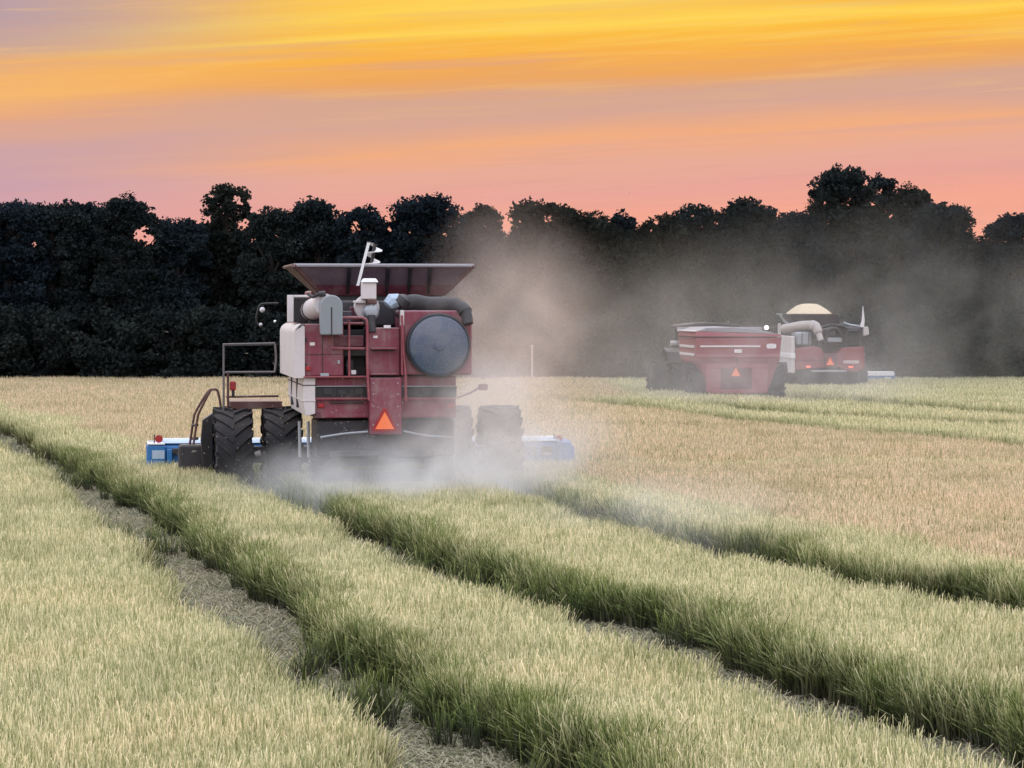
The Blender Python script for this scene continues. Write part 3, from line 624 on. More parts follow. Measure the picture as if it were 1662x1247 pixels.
# grain tank and its flared extension
gx0, gx1, gz0, gz1 = A.rect(524, 478, 718, 524, 2.02)
MB().box(gx0-.02, gx1+.02, 2.06, 3.94, bt+.022, gz1-.002).build("grain_tank", DARK, RT, .03)
tl, tr_ = A.at(476, 431, 1.75), A.at(768, 431, 1.75); zt = tl.z
B = [(gx0, 2.05), (gx1+.03, 2.05), (gx1+.03, 3.95), (gx0, 3.95)]; U = [(tl.x, 1.6), (tr_.x, 1.6), (tr_.x, 4.4), (tl.x, 4.4)]
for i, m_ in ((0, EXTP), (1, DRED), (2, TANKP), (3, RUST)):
    j = (i+1) % 4; (ax, ay), (bx, by), (cx_, cy_), (dx, dy) = B[i], B[j], U[j], U[i]
    nx, ny = ((0, -1), (1, 0), (0, 1), (-1, 0))[i]; th = .03
    e = .18 if i == 0 else 0                                 # rear panel is narrower: canvas corners slope
    mb = MB(); mb.hexa([(ax, ay, gz1), (bx, by, gz1), (bx-nx*th, by-ny*th, gz1), (ax-nx*th, ay-ny*th, gz1), (dx, dy, zt), (cx_, cy_, zt), (cx_-nx*th, cy_-ny*th, zt), (dx-nx*th, dy-ny*th, zt)])
    ep = mb.build("tank_extension", m_, RT)
    MB().tube([(dx, dy, zt), (cx_, cy_, zt)], .032, 8).build("top_rail", TARP if i == 0 else RUST, ep)
    if i == 0:
        for px_ in (566, 629, 665, 697):
            f_ = lambda zz, px_=px_: (2.05+(1.6-2.05)*(zz-gz1)/(zt-gz1)) - .03
            q0, q1 = A.at(px_-2, 474, 2.0), A.at(px_, 434, 1.75)
            MB().tube([(q0.x, f_(gz1+.02), gz1+.02), (q1.x, f_(zt-.02), zt-.02)], .035, 6).build("stiffener", BLACK, ep)
        MB().tube([(gx0-.02, 2.03, gz1), (tl.x, 1.58, zt)], .04, 8).build("corner_rail", RUST, ep); MB().tube([(gx1+.03, 2.03, gz1), (tr_.x, 1.58, zt)], .035, 8).build("corner_rail", RUST, ep)
        MB().hexa([(gx0+.0, 2.0, gz1-.02), (gx1+.03, 2.0, gz1-.02), (gx1+.03, 2.04, gz1-.02), (gx0, 2.04, gz1-.02), (gx0-.13, 1.87, gz1+.16), (gx1+.2, 1.87, gz1+.16), (gx1+.2, 1.9, gz1+.16), (gx0-.13, 1.9, gz1+.16)]).build("lower_band", DRED, ep)
# upright bubble auger standing out of the tank
mb = MB(); p0, p1 = A.at(580.5, 464, 1.5), A.at(598.5, 394, 1.5); dv = Vector((.024, 0, 0)); dy = Vector((0, .03, 0))
mb.hexa([p0-dv-dy, p0+dv-dy, p0+dv+dy, p0-dv+dy, p1-dv-dy, p1+dv-dy, p1+dv+dy, p1-dv+dy]); mb.build("auger_slat", WHITE, RT)
q0, q1 = A.at(595, 470, 2.2), A.at(609, 396, 2.2); MB().tube([q0, q1], .03, 8).build("auger_shaft", BLACK, RT)
mb = MB(); N_ = 54; prev = None; ax = (q1-q0).normalized(); s1 = ax.cross(Vector((0, 1, 0))).normalized(); s2 = ax.cross(s1)
for i in range(N_+1):
    t = i/N_; an = t*4.0*2*math.pi; c_ = q0+(q1-q0)*t; rd = s1*math.cos(an)+s2*math.sin(an)
    cur = (mb.bm.verts.new(c_+rd*.03), mb.bm.verts.new(c_+rd*.15), mb.bm.verts.new(c_+rd*.03+ax*.012), mb.bm.verts.new(c_+rd*.15+ax*.012))
    if prev:
        for (i0, i1) in ((0, 1), (1, 3), (3, 2), (2, 0)): mb.bm.faces.new([prev[i0], prev[i1], cur[i1], cur[i0]])
    prev = cur
mb.build("auger_flight", WHITE, RT)
# underside: chopper, spreaders, rear axle
A.panel("chopper_housing", DARK, (514, 681, 738, 742), .25, 1.6, .05)
for px_, tz in ((575, .0), (668, .0)):
    c_ = A.at(px_, 738, -.1); MB().lathe([(.05, .08), (.42, .05), (.44, 0), (.42, -.05), (.05, -.06)], (c_.x, -.1, c_.z), 'z', 28).build("spreader_disc", DARK, RT)
pipe("deflector_bar", [(520, 710), (560, 704), (597, 701)], -.05, .02, STEEL, 3); pipe("deflector_bar", [(655, 700), (690, 707), (735, 710)], -.05, .02, STEEL, 3)
for px_ in (486, 500): pipe("drop_bar", [(px_, 684, .6), (px_+1, 742, .6)], .6, .028, STEEL, 1)
MB().box(-1.2, 1.2, .95, 1.15, .55, .75).build("rear_axle", DARK, RT, .03)
for s_ in (-1, 1): wheel(RT, s_*1.0, 1.05, .60, .42, CREAM)
# front axle with dual tyres
D = 4.2
for px_ in (377.5, 457, 731, 810.5):
    c_ = A.at(px_, 745, D); wheel(RT, c_.x, D, .885, .66, CREAM)
MB().box(-2.4, 2.4, D-.15, D+.15, .72, 1.02).build("front_axle", DARK, RT, .03); MB().box(-.9, .9, 1.6, 5.0, .95, lz0).build("chassis", DARK, RT, .04)
for px_ in (414, 772): MB().tube([A.at(px_, 738, D-.3), A.at(px_+9, 735, D-.3)], .05, 8).build("axle_cap", PALE, RT)
# operator platform, handrail, ladder hoops, lamp
x0_, x1_, z0_, z1_ = A.rect(374, 651.5, 458, 664, 4.0)
pf = MB().prism([(x0_, z1_), (x1_, z1_), (x1_, z0_+.02), (x0_+.35, z0_-.01), (x0_+.25, z0_-.06), (x0_, z0_+.03)], 4.0, 5.6).build("platform", RUST, RT, .01)
pipe("handrail", [(363, 668), (363, 559), (446, 557.5)], 4.0, .022, RAILP, 1, pf); pipe("handrail", [(364, 605), (368, 604.5), (446, 604)], 4.0, .02, RAILP, 1, pf)
pipe("handrail", [(370, 667), (370, 606)], 4.0, .022, RUST, 1, pf); pipe("handrail", [(446, 557, 4.0), (448, 580, 4.0), (446, 604, 4.0)], 4.0, .02, RAILP, 4, pf); pipe("handrail", [(367, 644.5), (452, 643)], 4.05, .02, RUST, 1, pf)
pipe("handrail", [(363, 559, 4.0), (366, 560, 5.5), (441, 559, 5.5)], 4, .02, RAILP, 1, pf)
lb = A.panel("rear_lamp", REFL, (373, 619, 383, 634), 4.0, 4.08, .02, pf); A.panel("lamp_stem", BLACK, (376, 634, 381, 645), 4.03, 4.07, .005, lb)
for dx_, dd in ((0, 4.7), (6, 4.2)):
    pipe("ladder_hoop", [(308+dx_, 722, dd), (314+dx_, 682, dd), (318+dx_, 668, dd), (337+dx_*.5, 637, dd), (346, 632.5, dd), (354, 637, dd), (360, 672, dd)], dd, .022, RUST, 5, pf)
for py in (690, 712, 734): pipe("ladder_step", [(313, py, 4.7), (320, py, 4.2)], 4.5, .03, DARK, 1, pf)
mb = MB(); f = [A.at(*q, 4.75) for q in ((330, 762), (326, 715), (329, 682), (345, 671), (362, 668), (362, 682), (346, 690), (346, 762))]
mb.prism([(q.x, q.z) for q in f], 4.75, 5.05).build("ladder_frame", BLACK, RT, .02)
A.panel("access_step", DARK, (290, 722, 335, 764), 5.2, 5.6, .06)
# cab ahead of the tank, mirrors on its left
cb = MB().hexa([(-.95, 4.15, 2.2), (.95, 4.15, 2.2), (.95, 5.9, 2.2), (-.95, 5.9, 2.2), (-.95, 4.15, 3.75), (.95, 4.15, 3.75), (.95, 5.6, 3.75), (-.95, 5.6, 3.75)]).build("cab", GLASS, RT, .05)
MB().box(-1.0, 1.0, 4.1, 5.8, 3.75, 3.9).build("cab_roof", RED, cb, .05)
for xx in (-.96, .92):
    for yy in (4.2, 5.6): MB().box(xx, xx+.06, yy, yy+.06, 2.2, 3.76).build("cab_post", BLACK, cb)
pipe("mirror_arm", [(452, 492.5), (430, 493), (421, 497), (416, 520), (423, 532)], 5.2, .018, BLACK, 4, cb)
for px_, py, r_ in ((425.5, 503, .052), (423, 527, .034), (446, 522, .028)):
    c_ = A.at(px_, py, 5.2); mr = MB().lathe([(.03, .08), (r_*1.1, .03), (r_*1.12, 0), (r_, -.005)], (c_.x, 5.15, c_.z), 'y', 20).build("mirror_back", BLACK, cb)
    MB().lathe([(r_*.98, -.004), (r_*.75, -.022), (r_*.4, -.034), (.004, -.04)], (c_.x, 5.15, c_.z), 'y', 20).build("mirror_face", MIRROR if px_ > 440 else PALE, mr)  # two faces painted pale in place of the bright sky they reflect
# lamp bracket on the right
br = pipe("lamp_bracket", [(742, 646, .6), (765, 637, .6), (778, 629, .6)], .6, .018, RED, 3); c_ = A.at(784, 628, .6); MB().box(c_.x-.07, c_.x+.08, .55, .68, c_.z-.06, c_.z+.05).build("lamp_body", RED, br, .015)
# feeder house and the wide blue stripper header
MB().hexa([(-.75, 4.6, .95), (.75, 4.6, .95), (.75, 6.9, .35), (-.75, 6.9, .35), (-.75, 4.6, 1.75), (.75, 4.6, 1.75), (.75, 6.9, 1.05), (-.75, 6.9, 1.05)]).build("feeder_house", DRED, RT, .03)
HD = 6.8; hx0, hx1, hz0, hz1 = A.rect(240, 716, 929, 764, HD)
prof = [(HD, hz0), (HD, hz1-.06), (HD+.10, hz1), (HD+.75, hz1+.02), (HD+1.0, hz1-.22), (HD+1.15, hz0+.1), (HD+.8, hz0-.08)]
hd = MB().prism_x(prof, hx0, hx1).build("header", BLUE, RT, .03)
MB().prism_x([(HD+.02, hz1+.006), (HD+.10, hz1+.045), (HD+.75, hz1+.075), (HD+.98, hz1-.15), (HD+.96, hz1-.19), (HD+.74, hz1+.03), (HD+.11, hz1+.006)], hx0+.30, hx1-.25).build("header_hood", PALEBLUE, hd)
a = A.at(269, 722, HD); MB().box(hx0-.02, a.x, HD-.10, HD+1.1, hz0-.02, hz1-.02).build("end_drive_cover", BLUE, hd, .04)
MB().box(hx0-.005, a.x-.02, HD-.108, HD+1.0, hz1-.018, hz1+.012).build("cover_lid", WHITE, hd, .01)
x0_, x1_, z0_, z1_ = A.rect(247, 731, 267, 745, HD-.1); MB().box(x0_, x1_, HD-.106, HD-.1, z0_, z1_).build("decal", PALEBLUE, hd)
b = A.at(903, 722, HD); MB().prism([(b.x, hz0-.02), (hx1-.02, hz0-.02), (hx1+.03, hz0+.1), (hx1+.03, hz1-.14), (hx1-.06, hz1), (b.x, hz1)], HD-.12, HD+1.1).build("end_drive_cover", BLUE, hd, .04)
x0_, x1_, z0_, z1_ = A.rect(880, 731, 895, 739, HD-.02); MB().box(x0_, x1_, HD-.03, HD-.004, z0_, z1_).build("decal", PALE, hd)
mb = MB(); mb.box(hx0+.45, hx1-.4, HD-.12, HD-.004, hz1-.20, hz1-.09); mb.build("cross_beam", DARK, hd, .02)
mb = MB(); mb.box(hx0+.45, hx1-.4, HD-.10, HD-.005, hz0+.02, hz0+.14); mb.build("lower_beam", PALEBLUE, hd, .02)
for px_ in (275, 300, 330, 858, 872):
    q = A.at(px_, 740, HD); MB().box(q.x-.05, q.x+.05, HD-.14, HD-.005, hz0+.1, hz1-.1).build("back_rib", BLUE, hd, .015)
for px_ in (258, 908):
    q = A.at(px_, 713, HD); rf = MB().lathe([(.02, .03), (.075, .02), (.075, 0), (.02, -.006)], (q.x, HD+.1, q.z), 'y', 18).build("reflector", REFL, hd); MB().box(q.x-.10, q.x-.075, HD+.1, HD+.13, hz1-.05, q.z+.09).build("reflector_bracket", RUST, rf)

# ======== the far combine
Bm = Machine("combine_harvester", 1346, 113, R(1.5), "newer red combine in the distance behind the grain cart with grain heaped above its tank", "combine harvester")
Q = Bm.root; P = lambda n, m, px, d0, d1, bv=.03, par=None: Bm.panel(n, m, px, d0, d1, bv, par)
bz = lambda py, d=0: Bm.at(1346, py, d).z
def outline(n, m, pts, d0, d1, bv=.03, par=None):
    return MB().prism([(q.x, q.z) for q in (Bm.at(x, y, d0) for x, y in pts)], d0, d1).build(n, m, par or Q, bv)
outline("rear_hood", RED2, [(1291, 601), (1340, 597), (1362, 597), (1370, 601), (1386, 605), (1401, 600), (1404, 590), (1402, 563), (1366, 565), (1360, 574), (1338, 574), (1332, 565), (1324, 562), (1291, 566)], 0, 1.6, .05)
P("hood_crease", DRED, (1292, 584, 1338, 586), -.02, -.002, .004)
P("lettering_plate", PALE, (1369, 585.5, 1394, 590), -.025, -.003, .004)
for i_ in range(7): P("letter_block", RED2, (1370+i_*3.4, 586.6, 1371.6+i_*3.4, 589), -.03, -.0255, 0)
p = Bm.at(1347.5, 593, -.1); smv(Q, p.x, -.1, p.z, .36)
P("sign_backing", DRED, (1338, 574.5, 1359, 597), -.07, -.002, .01)
for x_, y_ in ((1312, 595.5), (1381, 596)): P("tail_lamp", TAIL, (x_-3.5, y_-1.6, x_+3.5, y_+1.4), -.04, -.003, .01)
P("body", DARK, (1300, 566, 1400, 606), 1.7, 5.0, .05); P("engine_housing", DARK, (1327, 531, 1398, 563), .5, 2.6, .12)
for p_ in ([(1340, 560), (1343, 540), (1356, 534), (1368, 546)], [(1372, 562), (1376, 540), (1392, 538)], [(1330, 533), (1350, 528), (1372, 531)]):
    MB().tube(curve([Bm.at(x_, y_, .15) for x_, y_ in p_], 4), .06, 8).build("hose", BLACK, Q)
for x_ in (1302, 1313, 1390): P("grille_bar", DARK, (x_-.6, 540, x_+.6, 560), .24, .29, .01)
P("body_seam", DRED, (1334.5, 567, 1335.5, 598), -.012, -.002, 0); P("body_seam", DRED, (1365, 567, 1366, 600), -.012, -.002, 0); P("step_plate", STEEL, (1318, 601, 1374, 604), -.15, .3, .01)
for (x_, y_, w_, h_, m_) in ((1345, 540, 22, 12, TANKP), (1368, 536, 20, 10, DARK), (1352, 552, 30, 8, STEEL), (1380, 548, 14, 14, BLACK), (1333, 548, 12, 12, BLACK)):
    P("engine_part", m_, (x_-w_/2, y_-h_/2, x_+w_/2, y_+h_/2), .25, .52, .04)
P("radiator_screen", STEEL, (1292, 539, 1318, 561), .3, 1.8, .08)
sp = outline("side_panel", CREAM, [(1284, 606), (1284, 546), (1290, 546), (1290.5, 598), (1290, 606)], .05, 4.9, .03)
P("panel_stripe", WHITE, (1283, 574, 1291, 582), .0, 4.95, .01, sp)
P("rear_post", CREAM, (1263, 525, 1268, 546), 4.0, 4.15, .02)
MB().tube([Bm.at(1273, 534, 2.0), Bm.at(1300, 529, 1.0), Bm.at(1319, 528, .2)], .19, 16).build("unloading_tube", DULL, Q)
MB().tube(curve([Bm.at(1318, 528, .2), Bm.at(1325, 532, .0), Bm.at(1329, 542, -.1), Bm.at(1332.5, 553, -.2)], 5), [.21]*5+[.18]*5+[.12]*6, 14).build("spout", DULL, Q)
P("spout_mount", BLACK, (1320, 537, 1328, 556), .1, .5, .03)
P("grain_tank", DARK, (1294, 525, 1372, 560), 2.7, 5.0, .06)
P("tank_rail", RUST, (1283, 509.5, 1360, 511.5), 2.4, 2.5, .01)
a0, a1 = Bm.at(1291, 528, 2.7), Bm.at(1364, 528, 2.7); c0, c1 = Bm.at(1283, 510, 2.4), Bm.at(1360, 510, 2.4)
MB().hexa([(a0.x, 2.7, a0.z), (a1.x, 2.7, a0.z), (a1.x, 5.0, a0.z), (a0.x, 5.0, a0.z), (c0.x, 2.4, c0.z), (c1.x, 2.4, c0.z), (c1.x, 5.4, c0.z), (c0.x, 5.4, c0.z)]).build("tank_extension", TANKP, Q, .02)
# heap of grain, a thing of its own
gh = MB(); rings = [(1.0, 0), (.93, .05), (.72, .20), (.5, .33), (.32, .39), (.12, .41)]; prev = None; hx, hy = (c0.x+c1.x)/2-.03, 3.9; hw_ = (c1.x-c0.x)/2
for rr_, zz in rings:
    ring = [gh.bm.verts.new((hx+math.copysign(abs(math.cos(t))**.7, math.cos(t))*hw_*.95*rr_+rng.normal()*.015, hy+math.copysign(abs(math.sin(t))**.7, math.sin(t))*1.4*rr_, c0.z+.015+zz*.98+rng.normal()*.008)) for t in np.linspace(0, 6.283, 36, endpoint=False)]
    if prev:
        for j in range(36): gh.bm.faces.new([prev[j], prev[(j+1) % 36], ring[(j+1) % 36], ring[j]])
    else: gh.bm.faces.new(ring[::-1])
    prev = ring
gh.bm.faces.new(prev); go_ = gh.build("grain_heap", GRAIN, None); go_.location = Q.location; go_.rotation_euler = Q.rotation_euler
tag(go_, "tan heap of harvested rice piled above the tank of the far combine", "grain")
P("corner_bracket", STEEL, (1260, 509, 1270, 511), 4.6, 4.7, .01); MB().tube([Bm.at(1266, 511, 4.6), Bm.at(1272, 520, 4.6), Bm.at(1279, 526, 4.4)], .06, 8).build("access_arm", STEEL, Q)
c_ = Bm.at(1405, 538, 1.0); MB().hexa([(c_.x-.12, .95, c_.z-.2), (c_.x+.14, .95, c_.z-.14), (c_.x+.14, 1.12, c_.z-.14), (c_.x-.12, 1.12, c_.z-.2), (c_.x-.1, .95, c_.z+.17), (c_.x+.1, .95, c_.z+.2), (c_.x+.1, 1.12, c_.z+.2), (c_.x-.1, 1.12, c_.z+.17)]).build("side_lamp", CREAM, Q, .05)
MB().tube([Bm.at(1399, 531, 1.0), Bm.at(1401, 520, 1.0), Bm.at(1400.5, 497, 1.0)], [.09, .06, .015], 8).build("aerial", PALE, Q); MB().tube([Bm.at(1369, 524, 1), Bm.at(1380, 528, 1), Bm.at(1402, 531, 1)], .05, 8).build("lamp_arm", STEEL, Q)
wl = Bm.at(1244, 532, 5.6); mlamp = MB().lathe([(.02, .08), (.09, .06), (.09, 0), (.02, -.02)], (wl.x, 5.6, wl.z), 'y', 16).build("work_lamp", LAMP, Q); MB().tube([(wl.x, 5.68, wl.z), (wl.x+.5, 5.7, wl.z+.02), (-.9, 5.8, wl.z)], .03, 8).build("lamp_arm", DARK, Q)
Cc = MB().box(-.95, .95, 5.1, 6.8, 1.9, 3.1).build("cab", GLASS, Q, .08); MB().box(-1.0, 1.0, 5.05, 6.9, 3.1, 3.22).build("cab_roof", RED2, Cc, .05)
P("chopper_housing", DARK, (1298, 602, 1396, 625), .5, 1.8, .08)
for xx in (-1.45, 1.45): wheel(Q, xx, 1.7, .72, .5, CREAM, False)
for xx in (-1.75, 1.75): wheel(Q, xx, 5.0, .98, .8, CREAM, True)
MB().box(-1.6, 1.6, 4.9, 5.1, .85, 1.1).build("front_axle", DARK, Q); MB().box(-1.3, 1.3, 1.6, 1.8, .6, .8).build("rear_axle", DARK, Q); MB().box(-.7, .7, 1.5, 6, .9, 1.3).build("chassis", DARK, Q)
MB().hexa([(-.7, 5.5, 1.0), (.7, 5.5, 1.0), (.7, 8.1, .45), (-.7, 8.1, .45), (-.7, 5.5, 1.8), (.7, 5.5, 1.8), (.7, 8.1, 1.1), (-.7, 8.1, 1.1)]).build("feeder_house", DRED, Q)
hb = Bm.at(1453, 605, 8); hz1, hz0 = hb.z, Bm.at(1453, 624, 8).z; hxc = 0
h2 = MB().prism_x([(8, hz0), (8, hz1-.06), (8.1, hz1), (8.8, hz1), (9.1, hz0+.2), (8.8, hz0-.1)], -hb.x-.2, hb.x).build("header", BLUE, Q, .02)
MB().prism_x([(7.97, hz1-.13), (7.98, hz1+.02), (8.1, hz1+.05), (8.8, hz1+.04), (9.05, hz1-.3), (9.0, hz1-.32), (8.8, hz1+.004), (8.1, hz1+.01), (7.995, hz1-.12)], -hb.x-.1, hb.x-.05).build("header_hood", WHITE, h2)
x0_, x1_, z0_, z1_ = Bm.rect(1381, 607, 1400, 620, 7.9); MB().box(x0_, x1_, 7.8, 7.96, z0_, z1_).build("drive_cover", PALE, h2, .03); x0_, x1_, z0_, z1_ = Bm.rect(1436, 612, 1446, 617, 7.9); MB().box(x0_, x1_, 7.9, 7.99, z0_, z1_).build("decal", WHITE, h2)

# ======== the grain cart and the tractor that pulls it
G = Machine("grain_cart", 1197, 99, R(4.4), "dusty red grain cart with grey tarpaulin and pale stripe beside the far combine", "grain cart")
K = G.root; gp = lambda n, m, px, d0, d1, bv=.02, par=None: G.panel(n, m, px, d0, d1, bv, par)
x0_, x1_, z0_, z1_ = G.rect(1128, 541, 1268, 587, 0); zf = G.at(1197, 549, 0).z; zl = G.at(1197, 578, 0).z; LN = 4.2
zr = G.at(1268, 543, 0).z; zlft = G.at(1128, 538, 0).z
box_ = MB().hexa([(x0_+.06, .0, z0_), (x1_-.06, .0, z0_), (x1_-.06, LN, z0_), (x0_+.06, LN, z0_), (x0_, -.06, zf), (x1_, -.06, zf), (x1_, LN+.06, zf), (x0_, LN+.06, zf)]).build("grain_box", CARTRED, K, .015)
MB().hexa([(x0_-.02, -.09, zf+.05), (x1_+.02, -.09, zf+.05), (x1_+.02, LN+.09, zf+.05), (x0_-.02, LN+.09, zf+.05), (x0_+.03, -.04, zlft), (x1_-.04, -.04, zr), (x1_-.04, LN, zr), (x0_+.03, LN, zlft)]).build("top_flare", CARTRED, K, .015)
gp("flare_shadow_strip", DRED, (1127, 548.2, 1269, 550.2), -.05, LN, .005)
MB().prism([(x0_+.06, zlft), (x0_+.4, zlft+.13), (-.2, zlft+.15), (.6, zlft+.08), (x1_-.06, zr)], .0, LN-.02).build("tarpaulin", TARP, K, .03)
MB().box(x0_-.05, x1_+.03, LN+.02, LN+.16, zlft-.05, zlft+.12).build("tarp_bow", TARP, K, .02); MB().box(x0_-.06, x0_+.05, -.02, LN, zlft-.02, zlft+.03).build("tarp_bow", PALE, K, .015)
gp("ridge", CARTRED, (1130, 576, 1266, 581), -.07, .0, .02)
gp("stripe", PALE, (1137, 561, 1234, 563.6), -.085, -.045, .004); gp("data_plate", PALE, (1192, 567, 1204, 573), -.07, -.03, .004)
ov = G.at(1252, 562, -.06); MB().prism([(ov.x+.17*math.copysign(abs(math.cos(t))**.5, math.cos(t)), ov.z+.085*math.copysign(abs(math.sin(t))**.5, math.sin(t))) for t in np.linspace(0, 6.283, 20, endpoint=False)], -.075, -.05).build("oval_decal", PALE, K)
for py in (563, 576): q = G.at(1197, py, 0).z; MB().box(x0_-.015, x0_+.03, .3, LN-.3, q-.05, q+.04).build("side_ridge", CREAM, K, .01)
q0 = G.rect(1134, 587, 1262, 598, 0); q1 = G.rect(1160, 588, 1246, 637, .15)
MB().hexa([(q1[0], .2, q1[2]), (q1[1], .2, q1[2]), (q1[1], LN-1.2, q1[2]), (q1[0], LN-1.2, q1[2]), (x0_+.1, .03, z0_-.003), (x1_-.1, .03, z0_-.003), (x1_-.1, LN-.05, z0_-.003), (x0_+.1, LN-.05, z0_-.003)]).build("hopper", CARTRED, K, .02)
gp("rear_frame_left", CARTRED, (1146, 596, 1170, 637), -.02, .08, .02).name = "rear_frame"; gp("rear_frame_right", CARTRED, (1220, 596, 1246, 637), -.02, .08, .02).name = "rear_frame"
gp("cross_member", CARTRED, (1146, 592, 1246, 598), -.03, .09, .02); gp("recess_panel", DRED, (1170, 598.3, 1220, 632), .0, .06, .01); gp("lower_sill", CARTRED, (1152, 632.5, 1244, 639), -.04, .1, .02)
p = G.at(1194.5, 611, -.1); smv(K, p.x, -.08, p.z, .36); MB().tube([(p.x, -.05, p.z-.02), (p.x+.05, -.05, p.z+.75)], .02, 6).build("sign_post", RUST, K)
for px_ in (1133, 1251): c_ = G.at(px_, 620, 1.7); wheel(K, c_.x, 1.7, .84, .75, CREAM, True)
MB().box(-1.5, 1.5, 1.6, 1.8, .7, .95).build("axle", DARK, K); MB().hexa([(-.4, LN-1.3, .7), (.4, LN-1.3, .7), (.12, LN+1.9, .55), (-.12, LN+1.9, .55), (-.4, LN-1.3, .9), (.4, LN-1.3, .9), (.12, LN+1.9, .7), (-.12, LN+1.9, .7)]).build("drawbar", DRED, K)
Tm = Machine("tractor", 1152, 105.4, R(6), "dark cabbed tractor with dual rear tyres half hidden in front of the grain cart", "tractor")
J = Tm.root
for px_ in (1067, 1097): c_ = Tm.at(px_, 620, .9); wheel(J, c_.x, .9, .92, .56, CREAM, True); xo = c_.x; wheel(J, -xo, .9, .92, .56, CREAM, True)
MB().box(-1.6, 1.6, .8, 1.0, .8, 1.05).build("rear_axle", DARK, J)
for s_ in (-1, 1): wheel(J, s_*.95, 3.7, .66, .42, CREAM, True)
MB().box(-1.0, 1.0, 3.6, 3.8, .55, .75).build("front_axle", DARK, J)
MB().hexa([(-.48, 2.0, .9), (.48, 2.0, .9), (.42, 4.6, .9), (-.42, 4.6, .9), (-.46, 2.0, 2.05), (.46, 2.0, 2.05), (.38, 4.5, 1.8), (-.38, 4.5, 1.8)]).build("bonnet", BLACK, J, .08)
cbx0 = Tm.at(1100, 540, .6).x; ctop = Tm.at(1096, 533, .6).z; rtop = Tm.at(1096, 524, .6).z
cb = MB().hexa([(cbx0+.1, .2, 1.3), (-cbx0-.1, .2, 1.3), (-cbx0-.1, 2.0, 1.3), (cbx0+.1, 2.0, 1.3), (cbx0, .3, ctop), (-cbx0, .3, ctop), (-cbx0-.1, 1.8, ctop), (cbx0+.1, 1.8, ctop)]).build("cab", GLASS, J, .05)
MB().prism([(cbx0-.07, ctop), (-cbx0+.07, ctop), (-cbx0+.05, ctop+.12)] + [(x_*abs(cbx0), rtop-.12*abs(x_)**3) for x_ in (.8, .4, 0, -.4, -.8)] + [(cbx0-.05, ctop+.12)], .15, 2.1).build("cab_roof", BLACK, cb, .05)
for s_ in (-1, 1): MB().prism_x([(.0, 1.55), (.1, 1.95), (.9, 2.1), (1.7, 1.85), (1.75, 1.75), (.9, 2.02), (.16, 1.87), (.06, 1.5)], s_*1.3-.28, s_*1.3+.28).build("fender", BLACK, J, .01)
MB().box(-.5, .5, .3, 2.0, .7, 1.35).build("gearbox", DARK, J, .04); MB().tube([(.45, 2.6, 1.9), (.45, 2.6, 3.1)], .06, 10).build("exhaust", BLACK, J)
mq = Tm.at(1093.5, 557, 1.4); MB().tube([(cbx0+.05, 1.4, mq.z+.02), mq+Vector((.12, 0, 0)), mq+Vector((-.12, 0, 0))], [.02, .1, .1], 8).build("mirror", PALE, cb)
# thin pale post in front of the wood
pp = at_y(863.5, 612, 122.8); mb = MB(); mb.tube([(0, 0, -.2), (0, 0, at_y(863, 563, 122.8).z)], [.05, .04], 8); mb.tube([(0, 0, at_y(863, 563, 122.8).z), (0, 0, at_y(863, 560, 122.8).z)], [.07, .05], 8)
po = mb.build("marker_post", DULL); po.location = (pp.x, 122.8, 0); tag(po, "thin pale post standing at the foot of the wood, half lost in dust", "post")

# ---------------------------------------------------------------- dust
def dust(px, py, Y, hx_, hy_, hz_, dens, label, col=(.80, .70, .62), rot=(0, 0, 0), soft=1.3, nscale=.5, lo=.40, hi=.64, ani=.25):
    m = bpy.data.materials.new("dust"); m.use_nodes = True; q = NT(m.node_tree); q.n.remove(q.n['Principled BSDF'])
    tc_ = q.new('ShaderNodeTexCoord').outputs['Object']; ln = q.new('ShaderNodeVectorMath', operation='LENGTH'); q.l.new(tc_, ln.inputs[0])
    fall = q.math('POWER', q.math('SUBTRACT', 1.0, ln.outputs['Value'], clamp=True), soft)
    pos = q.new('ShaderNodeNewGeometry').outputs['Position']; nz = q.ss(q.noise(pos, nscale, 4, .6, .6), lo, hi, .12, 1.0)
    v_ = q.new('ShaderNodeVolumePrincipled'); v_.inputs['Color'].default_value = (*col, 1); v_.inputs['Anisotropy'].default_value = ani
    q.l.new(q.math('MULTIPLY', q.math('MULTIPLY', fall, nz), dens), v_.inputs['Density']); q.l.new(v_.outputs[0], q.n['Material Output'].inputs['Volume'])
    bm = bmesh.new(); bmesh.ops.create_icosphere(bm, subdivisions=3, radius=1.0); me = bpy.data.meshes.new("dust_cloud"); bm.to_mesh(me); bm.free()
    o = link("dust_cloud", me, m); p = at_y(px, py, Y); o.location = p; o.scale = (hx_, hy_, hz_); o.rotation_euler = rot
    tag(o, label, "dust", None, 'stuff'); return o
dust(665, 785, 47.4, 3.5, 3.4, .95, 1.05, "low pale dust boiling behind and beneath the near combine", (.97, .97, .95), nscale=1.1, ani=0)
dust(775, 715, 48.8, 2.0, 3.2, 1.7, 1.3, "pinkish dust around the right tyres of the near combine", (.96, .92, .87), nscale=.9, ani=0)
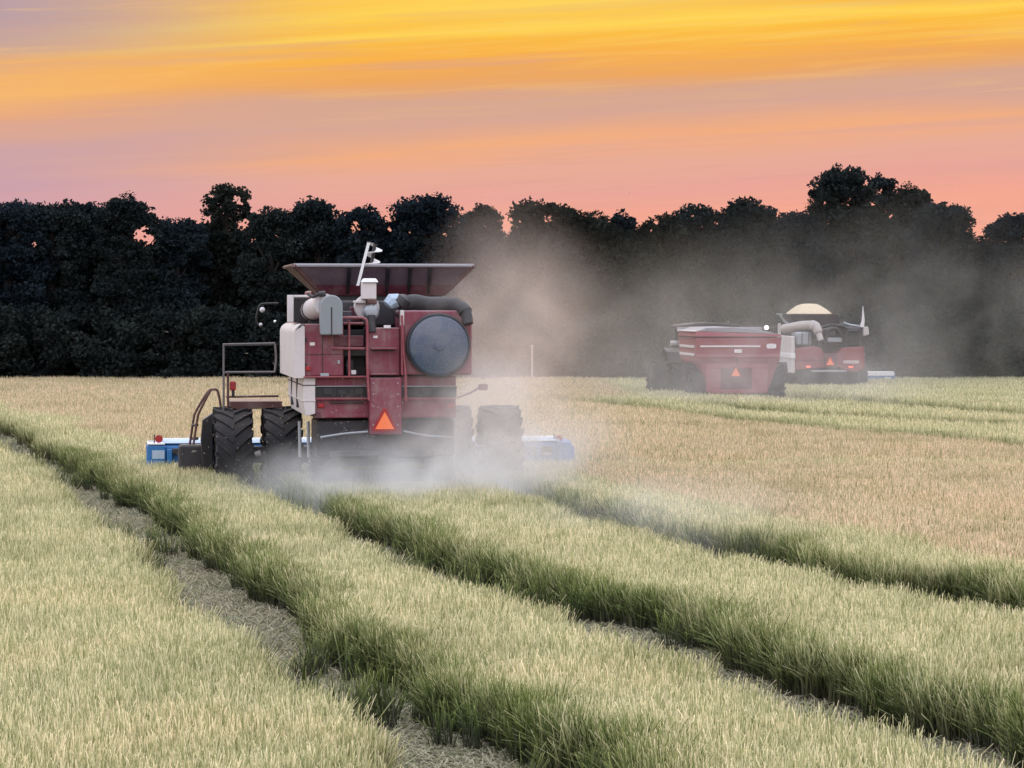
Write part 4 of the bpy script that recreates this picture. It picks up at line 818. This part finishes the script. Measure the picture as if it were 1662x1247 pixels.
dust(790, 570, 48.6, 1.4, 1.5, 2.6, .34, "thin dust curling past the rotary screen of the near combine", (.93, .84, .77), nscale=.8, ani=0)
dust(845, 560, 60.0, 2.5, 8.0, 3.5, .165, "tall tan plume of dust rising beside the near combine", (.88, .75, .67), (0, R(-8), 0), nscale=.6)
dust(905, 735, 52.5, 1.9, 2.5, 1.1, .55, "pale dust drifting across the right end of the blue header", (.96, .94, .92), nscale=.8, ani=0)
dust(1090, 835, 40.0, 2.6, 4.5, .8, .17, "faint low dust lying over the farthest wheel track", (.95, .93, .92), nscale=.8, ani=0)
dust(1040, 560, 100.0, 9.5, 12, 4.4, .050, "wide grey veil of dust drifting in front of the trees at centre", (.82, .77, .66), nscale=.35)
dust(1440, 550, 115.0, 15.0, 9, 6.4, .064, "grey veil of dust hanging over the far combine at right", (.81, .77, .68), nscale=.35)
dust(1250, 615, 95.0, 7.5, 6, 2.2, .17, "low dust around the wheels of the grain cart", (.93, .89, .86), nscale=.6)
# bits of straw and chaff in the air behind the machine
n = 2200; C = np.stack([rng.normal(0, 1.0, n)*2.0, rng.normal(0, 1.0, n)*1.4, abs(rng.normal(0, 1, n))*.9+.5], 1)
C[:, 0] += np.where(rng.random(n) < .4, 2.6, 0)*1.0; C[:, 2] += np.where(C[:, 0] > 1.2, rng.random(n)**2*2.6, 0)
p0 = at_y(650, 700, 47.6); C += np.array([p0.x, 47.6, 0]); a_ = rng.normal(size=(n, 3)); a_ /= np.linalg.norm(a_, axis=1, keepdims=True); b__ = np.cross(a_, rng.normal(size=(n, 3))); b__ /= np.linalg.norm(b__, axis=1, keepdims=True)
L_ = rng.uniform(.006, .022, (n, 1)); V_ = np.stack([C-a_*L_-b__*.003, C+a_*L_-b__*.003, C+a_*L_+b__*.003, C-a_*L_+b__*.003], 1).reshape(-1, 3)
CH = paint("chaff", (.40, .36, .28), .9, .1)
tag(link("chaff", mesh_np("chaff", V_, np.arange(n*4).reshape(n, 4)), CH), "flecks of straw and chaff flying behind the near combine", "chaff", None, 'stuff')
